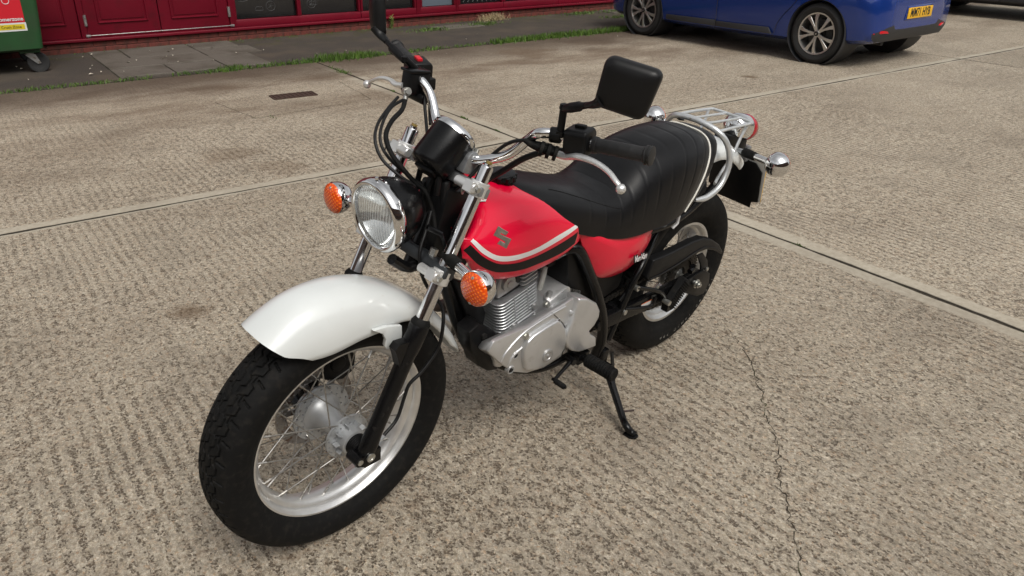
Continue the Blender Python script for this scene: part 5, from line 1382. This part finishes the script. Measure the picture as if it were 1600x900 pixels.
CHN = [(0.698,0.524),(0.657,0.509),(0.607,0.474),(0.585,0.441),(0.583,0.418),(0.599,0.394),(0.618,0.383),(0.607,0.364),(0.578,0.343),(0.568,0.306),(0.601,0.31),(0.649,0.319),(0.685,0.338),(0.714,0.367),(0.725,0.397),(0.718,0.424),(0.706,0.455),(0.7,0.493)]
m = MB(); m.prism(CHN, .12, .169); m.obj('sprocket_cover', K['engine'], eng, bevel=.007, bseg=3)
q = Vector((0.797,0.167,0.373)); m = MB(); m.lathe([(-.004, .0195), (.002, .0195), (.003, .017), (.003, .013), (.0015, .012), (.0015, .006), (.004, .0055), (.004, 0)], q, (0, 1, 0), 28); m.obj('inspection_cap', K['cast'], eng, smooth=30)
for pts in ([(0.968,0.149,0.419),(0.958,0.15,0.441),(0.918,0.15,0.47),(0.872,0.15,0.487),(0.79,0.15,0.499),(0.732,0.15,0.503)], [(0.937,0.149,0.39),(0.932,0.15,0.408),(0.919,0.15,0.423),(0.872,0.15,0.439)]):
    m = MB(); m.tube(pts, .0042, 8, k=6); m.obj('casting_ridge', K['engine'], eng, smooth=60)
m = MB(); m.tube([(0.789,0.151,0.504),(0.757,0.151,0.473),(0.719,0.151,0.429),(0.703,0.151,0.372),(0.712,0.151,0.32)], .0011, 6, k=5); m.obj('gasket_seam', K['darkm'], eng)
m = MB(); m.tube([(0.967,0.115,0.462),(0.951,0.128,0.448),(0.936,0.142,0.468)], .0011, 6, k=4); m.obj('gasket_seam', K['darkm'], eng)
for P in ((0.835,0.152,0.452), (0.756,0.152,0.46), (0.694,0.158,0.469), (0.916,0.152,0.417), (0.926,0.152,0.373)):
    P = Vector(P)
    P = P + Vector((0, .0075, 0)); m = MB(); m.lathe([(-.012, 0), (-.012, .0135), (.000, .0125), (.0012, .011), (.0006, .0095), (-.003, .0092)], P - Vector((0, .008, 0)), (0, 1, 0), 22); m.obj('bolt_boss', K['engine'], eng, smooth=30)
    m = MB(); m.lathe([(-.0035, .0094), (-.0035, 0)], P - Vector((0, .008, 0)), (0, 1, 0), 18); m.obj('bolt_recess', K['darkm'], eng)  # dark disc paints the shade inside the bolt pocket
    m = MB(); m.lathe([(-.004, .0062), (.0015, .0062), (.0022, .0050), (.0022, .0032), (.0004, .0030), (.0004, 0)], P - Vector((0, .008, 0)), (0, 1, 0), 12); m.obj('cover_bolt', K['darkm'], eng)
for P in ((0.886,0.15,0.468), (0.753,0.1,0.49)):
    P = Vector(P); m = MB(); m.lathe([(-.006, 0), (-.006, .011), (.004, .011), (.004, .0075), (.009, .0075), (.009, 0)], P, (0, 1, .25), 6); m.obj('hex_bolt', K['steel'], eng)
# cylinder with fins
CT = radians(13); CU = Vector((sin(CT), 0, cos(CT))); CX = Vector((cos(CT), 0, -sin(CT))); CB = Vector((.826, 0, .445))
def fin_ring(s, hx, hy, r=.026, n=5, c=CB):
    out = []
    for qx, qy, a0 in ((1, 1, 0), (-1, 1, pi / 2), (-1, -1, pi), (1, -1, 3 * pi / 2)):
        for i in range(n + 1):
            a = a0 + i * pi / 2 / n; out.append(c + CU * s + CX * (qx * (hx - r) + r * cos(a)) + Vector((0, qy * (hy - r) + r * sin(a), 0)))
    return out
m = MB(); m.rings([fin_ring(-.03, .058, .060), fin_ring(.14, .058, .060)]); cyl = m.obj('cylinder', K['darkm'], bike)  # core coloured dark to paint the shade between the fins
for i in range(13):
    s = -.022 + i * .0108; hx = .080 if i > 2 else .074; hy = .082 if i > 2 else .076
    m = MB(); m.rings([fin_ring(s, hx - .001, hy - .001), fin_ring(s + .0010, hx, hy), fin_ring(s + .0022, hx, hy), fin_ring(s + .0032, hx - .001, hy - .001)]); m.obj('fin', K['fin'], cyl, smooth=30)
for dx in (-.028, .022):
    m = MB(); m.tube([CB + CU * .028 + CX * dx + Vector((0, .0805, 0)), CB + CU * .112 + CX * dx + Vector((0, .0805, 0))], .0022, 6); m.obj('fin_web', K['fin'], cyl)
for dx, s in ((-.052, .030), (.028, .010)):
    m = MB(); P = CB + CU * s + CX * dx + Vector((0, .076, 0)); m.lathe([(-.03, 0), (-.03, .014), (.006, .014), (.006, .009), (.012, .009), (.012, 0)], P, (0, 1, 0), 8); m.obj('cylinder_bolt', K['cast'], cyl, smooth=30)
m = MB(); m.prism([(-.060, .121), (.066, .121), (.066, .150), (.050, .176), (.020, .200), (-.035, .205), (-.060, .185)], -.062, .066, (CB, CX, CU, Vector((0, 1, 0)))); hd_ = m.obj('cylinder_head', K['cast'], cyl, bevel=.007, bseg=3)
for i in range(5):
    s = .126 + i * .0125
    m = MB(); m.rings([fin_ring(s, .032, .030, .012, 5, CB - CX * .045 + Vector((0, .052, 0))), fin_ring(s + .003, .032, .030, .012, 5, CB - CX * .045 + Vector((0, .052, 0)))]); m.obj('head_fin', K['fin'], cyl)
m = MB(); m.lathe([(.060, 0), (.060, .024), (.075, .022), (.077, 0)], CB + CU * .158 + CX * .028, (0, 1, 0), 22); m.lathe([(.076, .012), (.079, .010), (.079, 0)], CB + CU * .158 + CX * .028, (0, 1, 0), 6); m.obj('cam_cover', K['cast'], cyl, smooth=30)
m = MB(); m.lathe([(.060, 0), (.060, .013), (.071, .013), (.071, 0)], CB + CU * .150 - CX * .012, (0, 1, 0), 18); m.obj('head_plug', K['ink'], cyl)
m = MB(); m.tube([CB + CU * .185 + CX * .055 + Vector((0, .02, 0)), CB + CU * .20 + CX * .09 + Vector((0, .045, 0)), (.93, .07, .68)], .007, 8, k=4); m.obj('spark_plug_lead', K['cable'], bike)
# carburettor, intake and hoses behind the cylinder
m = MB(); m.lathe([(-.02, .028), (.04, .028), (.045, .034), (.085, .034), (.09, .028), (.12, .03)], (.755, 0, .60), (-1, 0, .04), 22); m.lathe([(-.06, .02), (-.055, .028), (-.02, .03), (.03, .03), (.04, .02), (.045, 0)], (.69, 0, .60), (0, 0, 1), 20); m.box((.69, .03, .60), (.05, .05, .05)); m.obj('carburettor', K['darkm'], bike, smooth=35)
m = MB(); m.tube([(0.736,0.06,0.588),(0.743,0.065,0.568),(0.753,0.07,0.546),(0.759,0.07,0.527)], .0085, 12, k=4); m.obj('breather_hose', mat('grey_hose', (.30, .30, .28), .5), bike)
m = MB(); m.tube([(0.604,0.06,0.536),(0.637,0.06,0.528),(0.653,0.05,0.51),(0.67,0.04,0.496)], .010, 10, k=4); m.tube([(0.651,0.07,0.515),(0.658,0.08,0.493),(0.669,0.1,0.469)], .005, 8, k=4); m.tube([(0.6,0.08,0.569),(0.598,0.08,0.535),(0.602,0.08,0.497)], .008, 8, k=4); m.obj('hoses', K['cable'], bike)
m = MB(); m.lathe([(0, 0), (0, .014), (.004, .015), (.02, .015), (.026, .010), (.040, .009), (.042, 0)], Vector((0.729,0.08,0.479)) + Vector((0, 0, -.005)), (-.1, .1, 1), 14); m.tube([Vector((0.733,0.08,0.502)), Vector((0.672,0.06,0.469)), Vector((0.599,0.04,0.413))], .009, 10, k=3); m.obj('oil_filler', K['cast'], eng)
# engine guard / front mount, exhaust
m = MB(); m.prism([(1.035,0.504),(0.997,0.519),(0.932,0.461),(0.911,0.443),(0.952,0.413),(0.951,0.398),(0.905,0.338),(0.908,0.325),(0.948,0.339),(0.99,0.378),(1.001,0.407),(1.023,0.445)], .035, .088); m.obj('skid_mount', K['blackp'], bike, bevel=.006)
for P in ((0.982,0.088,0.473), (0.974,0.088,0.441), (0.928,0.088,0.452)):
    m = MB(); m.lathe([(0, .0095), (.006, .0095), (.006, 0)], P, (0, 1, 0), 6); m.obj('mount_bolt', K['darkm'], bike)
m = MB(); m.tube([(.895, -.01, .565), (.95, -.015, .545), (.985, -.035, .515), (.995, -.075, .485), (.975, -.11, .46), (.92, -.135, .42), (.80, -.145, .33), (.62, -.15, .29), (.45, -.16, .33)], .0165, 16, k=6); ex = m.obj('exhaust_pipe', K['tarnish'], bike, smooth=60)
m = MB(); m.lathe([(0, .018), (.03, .045), (.06, .052), (.42, .052), (.45, .04), (.46, .02), (.46, 0)], (.46, -.175, .33), (-1, -.02, .30), 28); m.obj('muffler', K['chrome'], ex)

# ---------------------------------------------------------------- controls low on the left
m = MB(); P0 = Vector((0.656,0.15,0.282)); P1 = Vector((0.745,0.165,0.26)); m.tube([P0, P0.lerp(P1, .5), P1], [.0075, .006, .0055], 10); m.lathe([(-.014, 0), (-.014, .012), (.012, .012), (.012, 0)], P0, (0, 1, 0), 16); m.tube([P1 - Vector((0, .008, 0)), P1 + Vector((0, .045, 0))], .0045, 10); gs = m.obj('shift_lever', K['blackm'], bike, smooth=40)
m = MB(); m.lathe([(.004, 0), (.004, .0085), (.036, .0085), (.042, .007), (.042, 0)], P1, (0, 1, 0), 14); m.obj('shift_rubber', K['rubber'], gs)
for s_ in (1, -1):
    base = Vector((.60, .150 * s_, .268)); tip = Vector((.598, .262 * s_, .272)); d = (tip - base).normalized()
    m = MB(); m.box(base - d * .02, (.05, .05, .035)); m.tube([base - d * .03, base + d * .03], .012, 12); pg = m.obj('footpeg', K['blackm'], bike, bevel=.003)
    prof = [(.016, 0), (.016, .019)]
    for i in range(10): prof += [(.019 + i * .0095, .0215), (.0235 + i * .0095, .0215), (.0245 + i * .0095, .0185), (.0275 + i * .0095, .0185)]
    prof += [(.116, .022), (.120, .018), (.121, 0)]
    m = MB(); m.lathe(prof, base, d, 20); m.obj('footpeg_rubber', K['rubber'], pg, smooth=25)
# side stand: foot rests on the ground
def ground_pt(x, y, dz=0.0):
    zz = (-.0025 + y * sin(LEAN)) / cos(LEAN); return Vector((x, y, zz + dz))
m = MB(); f0 = Vector((0.435,0.13,0.151)); 
fx, fy_, = .535, .318
foot = ground_pt(fx, fy_, .014)
m.tube([f0, f0.lerp(foot, .35), f0.lerp(foot, .8), foot + Vector((.0, -.006, .016)), foot + Vector((-.004, .014, .001)), foot + Vector((-.006, .030, .0))], [.014, .0125, .0115, .0115, .0120, .0105], 14, k=6)
st_ = m.obj('side_stand', K['blackm'], bike, smooth=60)
m = MB(); m.rings([[ground_pt(fx - .004 + a * .016, fy_ + .014 + b * .024, h) for a, b in ((-1, -.8), (1, -.8), (1.1, .4), (.5, 1), (-.5, 1), (-1.1, .4))] for h in (.001, .008)]); m.obj('stand_foot', K['blackm'], st_, bevel=.002)
m = MB(); q = f0.lerp(foot, .72); m.tube([q, q + Vector((-.035, .025, .004))], .0035, 8); m.obj('stand_tang', K['tarnish'], st_)
m = MB(); m.box(f0 + Vector((.02, -.005, .035)), (.03, .022, .07)); m.lathe([(-.02, 0), (-.02, .012), (.022, .012), (.022, 0)], f0, (0, 1, 0), 14); m.obj('stand_bracket', K['blackm'], st_, bevel=.003)
m = MB(); m.lathe([(-.012, .006), (.10, .006)], f0 + Vector((-.02, .005, .03)), (.1, .35, -.9), 10); m.obj('stand_spring', K['darkm'], st_)

# ---------------------------------------------------------------- rear wheel and swing arm
hub = MB(); hub.lathe([(-.085, 0), (-.085, .06), (-.075, .066), (-.05, .066), (-.045, .045), (.02, .04), (.035, .06), (.042, .062), (.048, .05), (.07, .05), (.07, 0)], AXR, (0, 1, 0), 40); rw = hub.obj('rear_wheel', K['hubm'], bike, smooth=40)
tyre('tyre', AXR, .317, .182, .190, .060, 800, rw, .052, .007, (.016, .044), .008)
m = MB(); m.lathe(rim_profile(.1955, .062), AXR, (0, 1, 0), 84); m.obj('rim', K['alu'], rw, smooth=40)
wire_spokes(AXR, ((.040, .056), (-.050, .060)), .161, 18, rw, .8)
m = MB(); m.holed([.062, .075, .090], AXR + Vector((0, .082, 0)), (0, 1, 0), 26, .005, hr=.2)
for i in range(47):
    a = 2 * pi * i / 47; m.box(AXR + Vector((.0935 * cos(a), .082, .0935 * sin(a))), (.010, .005, .006), Matrix.Rotation(-a, 3, 'Y'))
m.lathe([(.07, .03), (.08, .03), (.08, .064), (.07, .064)], AXR, (0, 1, 0), 30); m.obj('rear_sprocket', K['chainm'], rw, smooth=30)
# tyre lettering on the left wall
for i, ch in enumerate('180/80-14M/C 78P'):
    if ch == ' ': continue
    a = radians(-158 + i * 5.2); r = .250
    t = text_mesh(ch, .019, K['tyrepaint'], 'tyre_lettering', .0004, rw, sx=1.0)
    t.matrix_local = Matrix.Translation(AXR + Vector((r * cos(a), .0918, r * sin(a)))) @ Matrix(((-sin(a), cos(a), 0, 0), (0, 0, 1, 0), (cos(a), sin(a), 0, 0), (0, 0, 0, 1)))
sw_ = MB()
for s_ in (1, -1):
    sw_.rings([[(x, s_ * (.118 + dy), z + dz) for dy, dz in ((-.012, -h), (.012, -h), (.012, h), (-.012, h))] for x, z, h in ((.50, .335, .024), (.30, .325, .026), (.10, .318, .026), (-.06, .314, .026))])
sw_.tube([(.50, -.13, .335), (.50, .13, .335)], .024, 14); sw_.box((.40, 0, .335), (.05, .22, .05))
sa = sw_.obj('swing_arm', K['blackm'], bike, bevel=.004)
m = MB(); m.prism([(0.069,0.344),(-0.049,0.349),(-0.102,0.319),(-0.115,0.272),(-0.098,0.236),(-0.054,0.24),(0.047,0.29)], .135, .141); m.obj('axle_plate', K['blackp'], sa, bevel=.002)
m = MB(); m.lathe([(-.15, .009), (.150, .009), (.150, .017), (.153, .017), (.153, .0125), (.162, .0125), (.162, .007), (.168, .007), (.168, 0)], AXR, (0, 1, 0), 18); m.obj('axle_nut', K['steel'], sa, smooth=25)
m = MB(); m.prism([(-.075, .305), (-.02, .300), (-.02, .335), (-.07, .340)], .128, .134); m.obj('chain_adjuster', K['steel'], sa, bevel=.002)
m = MB(); m.add([(.30, .1312, .333), (.245, .1312, .331), (.245, .1312, .314), (.30, .1312, .316)], [(0, 1, 2, 3)]); m.obj('warning_sticker', K['paper'], sa, smooth=0)
m = MB(); m.add([(.30, .1318, .336), (.245, .1318, .334), (.245, .1318, .331), (.30, .1318, .333)], [(0, 1, 2, 3)]); m.obj('sticker_band', K['orange'], sa, smooth=0)
# chain: links along the runs
cy = .086
def chain_run(p0, p1, n):
    m = MB()
    for i in range(n):
        t = (i + .5) / n; c = Vector(p0).lerp(Vector(p1), t); d = (Vector(p1) - Vector(p0)).normalized(); L = (Vector(p1) - Vector(p0)).length / n
        ang = atan2(d.z, d.x); yo = .0055 if i % 2 else .0035
        for e in (-1, 1): m.box(c + Vector((0, e * yo, 0)), (L * 1.15, .0018, .0095), Matrix.Rotation(-ang, 3, 'Y'))
        m.lathe([(-.004, 0), (-.004, .0042), (.004, .0042), (.004, 0)], c + d * L * .5, (0, 1, 0), 6)
    return m
ch = chain_run((.565, cy, .300), (.02, cy, .227), 44); ch.v += []
c2_ = chain_run((.565, cy, .372), (.02, cy, .407), 44); n0 = len(ch.v); ch.v += c2_.v; ch.f += [tuple(i + n0 for i in f) for f in c2_.f]
cho = ch.obj('drive_chain', K['chainm'], bike, smooth=0); cho['kind'] = 'stuff'
CG = [(0.284,0.494),(0.204,0.489),(0.131,0.49),(0.056,0.491),(-0.007,0.485),(-0.072,0.46),(-0.137,0.42),(-0.175,0.382),(-0.179,0.366),(-0.117,0.402),(-0.05,0.427),(0.005,0.431),(0.103,0.418),(0.207,0.41),(0.287,0.415),(0.301,0.432),(0.293,0.466)]
m = MB(); m.prism(CG, .098, .131); cg = m.obj('chain_guard', K['mirror'], bike, bevel=.006, bseg=3)
m = MB(); m.tube([(x, .1325, z) for x, z in [(0.286,0.427),(0.215,0.424),(0.112,0.432),(0.014,0.445),(-0.041,0.441),(-0.107,0.416),(-0.161,0.382)]], .0022, 6, k=4); m.obj('guard_rib', K['mirror'], cg)
m = MB(); m.prism([(-0.005,0.416),(-0.04,0.415),(-0.087,0.372),(-0.117,0.315),(-0.104,0.301),(-0.063,0.321),(-0.05,0.361)], .118, .126); m.obj('guard_bracket', K['mirror'], cg, bevel=.003)
for P in ((-0.092,0.128,0.335), (0.232,0.132,0.376)):
    m = MB(); m.lathe([(0, .0075), (.005, .0075), (.006, 0)], P, (0, 1, 0), 10); m.obj('guard_bolt', K['steel'], cg)
# folded passenger footpeg and its hanger
P0 = Vector((0.161,0.15,0.291)); P1 = Vector((0.091,0.15,0.367)); d = (P1 - P0).normalized(); L = (P1 - P0).length
m = MB(); m.tube([(0.361,0.135,0.423),(0.318,0.138,0.405),(0.251,0.142,0.376),(0.206,0.145,0.348),(0.17,0.148,0.306)], .0075, 10, k=4); m.tube([(0.395,0.13,0.352),(0.319,0.135,0.329),(0.253,0.138,0.315),(0.241,0.142,0.346)], .0065, 10, k=4); m.tube([(0.07,0.15,0.389),(0.048,0.148,0.395),(0.053,0.146,0.404)], .010, 10); m.box(P0, (.04, .025, .035))
ph = m.obj('passenger_peg_hanger', K['blackm'], bike, smooth=50)
m = MB()
nv = Vector((0, 1, 0)); w_ = d.cross(nv).normalized()
m.rings([[P0 + d * (L * t) + w_ * (a * .026 * s__) + nv * (b * .016 * s__) for a, b in ((-1, -.6), (-.6, -1), (.6, -1), (1, -.6), (1, .6), (.6, 1), (-.6, 1), (-1, .6))] for t, s__ in ((-.08, .8), (-.04, 1), (.96, 1.0), (1.02, .8))])
pp = m.obj('passenger_peg', K['rubber'], bike, smooth=30)
for i in range(12):
    t = .04 + .078 * i; m = MB(); m.box(P0 + d * (L * t) - w_ * .0 + nv * .0162, (.050, .005, .0042), Matrix((w_, nv, d)).transposed()); m.obj('peg_rib', K['rubber'], pp, bevel=.0008, bseg=1)
for P in ((0.358,0.135,0.42), (0.394,0.13,0.342), (0.192,0.165,0.318)):
    m = MB(); m.lathe([(-.02, .008), (0, .0095), (.007, .0095), (.007, 0)], P, (0, 1, 0), 8); m.obj('hanger_bolt', K['steel'], ph)
# shock absorber (behind) and inner mudguard
m = MB(); m.tube([(.42, 0, .36), (.50, 0, .60)], .03, 14); m.obj('shock_absorber', K['darkm'], bike)
m = MB()
rfd = [(60, .385), (80, .40), (100, .432), (118, .455), (140, .462), (160, .47)]

def rear_fender(name, t0, t1, mt, w, off, par, drop=.05):
    return fender_grid(AXR, FD(t0), FD(t1), 30, lambda t: interp_s(rfd, math.degrees(t))[0] + off, lambda t: w, lambda t: drop, lambda v: (0, -FD(4) * abs(v) ** 2), 20, .004, name, mt, par)
rear_fender('inner_mudguard', 25, 92, K['blackp'], .10, -.03, bike)
rfd = [(80, .470), (95, .486), (105, .488), (115, .480), (125, .472), (140, .468)]
rfn = rear_fender('rear_fender', 84, 125, K['white'], .092, .0, bike, .055)
# rack and grab hoop
hp = [(.120, .130, .660), (.06, .138, .660), (-.005, .139, .688), (-.036, .133, .750), (-.022, .118, .812), (-.002, .088, .848), (.008, .045, .862)]
m = MB(); m.tube([Vector(p) for p in hp] + [Vector((.01, 0, .866))] + [mir(p) for p in hp[::-1]], [.0050, .0098] + [.0098] * 24 + [.0098, .0050], 16, k=7); rk = m.obj('luggage_rack', K['rack'], bike, smooth=60)
m = MB(); m.tube([(.0, .086, .851), (-.10, .084, .846), (-.215, .080, .838), (-.235, .066, .836), (-.24, 0, .836), (-.235, -.066, .836), (-.215, -.080, .838), (-.10, -.084, .846), (.0, -.086, .851)], .0052, 10, k=5); m.obj('rack_loop', K['rack'], rk)
for y in (-.028, .028):
    m = MB(); m.tube([(.008, y, .864), (-.06, y, .852), (-.24, y, .836)], .0045, 10, k=3); m.obj('rack_bar', K['rack'], rk)
for s_ in (1, -1):
    m = MB(); m.tube([(-.205, .079 * s_, .838), (-.185, .075 * s_, .79), (-.13, .085 * s_, .70), (-.10, .09 * s_, .69)], .0052, 10, k=4); m.tube([(-.12, .086 * s_, .72), (-.06, .10 * s_, .70), (.0, .12 * s_, .685)], .0052, 10, k=3); m.obj('rack_stay', K['rack'], rk)
m = MB(); m.tube([(.002, -.075, .855), (-.010, -.070, .842), (-.024, -.060, .840)], .005, 8, k=3); m.obj('strap_hook', K['blackm'], rk)
# tail light
TA = Vector((-1, 0, -.28)).normalized(); TC = Vector((-.265, 0, .796))
m = MB(); m.lathe([(-.022, 0), (-.022, .020), (-.015, .034), (.0, .0425), (.03, .046), (.060, .046), (.072, .0465), (.078, .044)], TC, TA, 36); tl = m.obj('tail_light', K['chrome'], bike, smooth=50)
m = MB(); m.lathe([(.066, .0455), (.071, .0475), (.085, .0478), (.108, .043), (.128, .032), (.138, .017), (.141, 0)], TC, TA, 36); m.obj('tail_lens', K['redlens'], tl, smooth=60)
m = MB(); m.box((-.245, 0, .745), (.11, .06, .045), Matrix.Rotation(-.28, 3, 'Y')); m.box((-.30, 0, .715), (.06, .07, .06)); m.obj('tail_light_bracket', K['blackp'], tl, bevel=.008)
# number plate and its holder
ph_fr = (Vector((-.36, 0, .66)), Vector((0, 1, 0)), Vector((-.22, 0, -1)).normalized(), Vector((-1, 0, .22)).normalized())
m = MB(); m.prism([(-.10, 0), (.075, 0), (.104, .03), (.108, .155), (.082, .165), (.080, .19), (-.08, .19), (-.082, .165), (-.108, .155), (-.104, .03)], 0, .005, ph_fr); nh = m.obj('plate_holder', K['blackp'], bike, bevel=.002)
m = MB(); m.prism([(-.114, -.012), (.114, -.012), (.114, .158), (-.114, .158)], .010, .013, ph_fr); npl = m.obj('number_plate', K['plateyel'], bike, bevel=.001)
m = MB(); m.prism([(-.113, -.011), (.113, -.011), (.113, .157), (-.113, .157)], .0085, .0098, ph_fr); m.obj('plate_backing', K['plateback'], npl)
m = MB(); m.box((-.352, 0, .685), (.022, .085, .06)); m.obj('plate_bracket', K['greycl'], nh, bevel=.006)
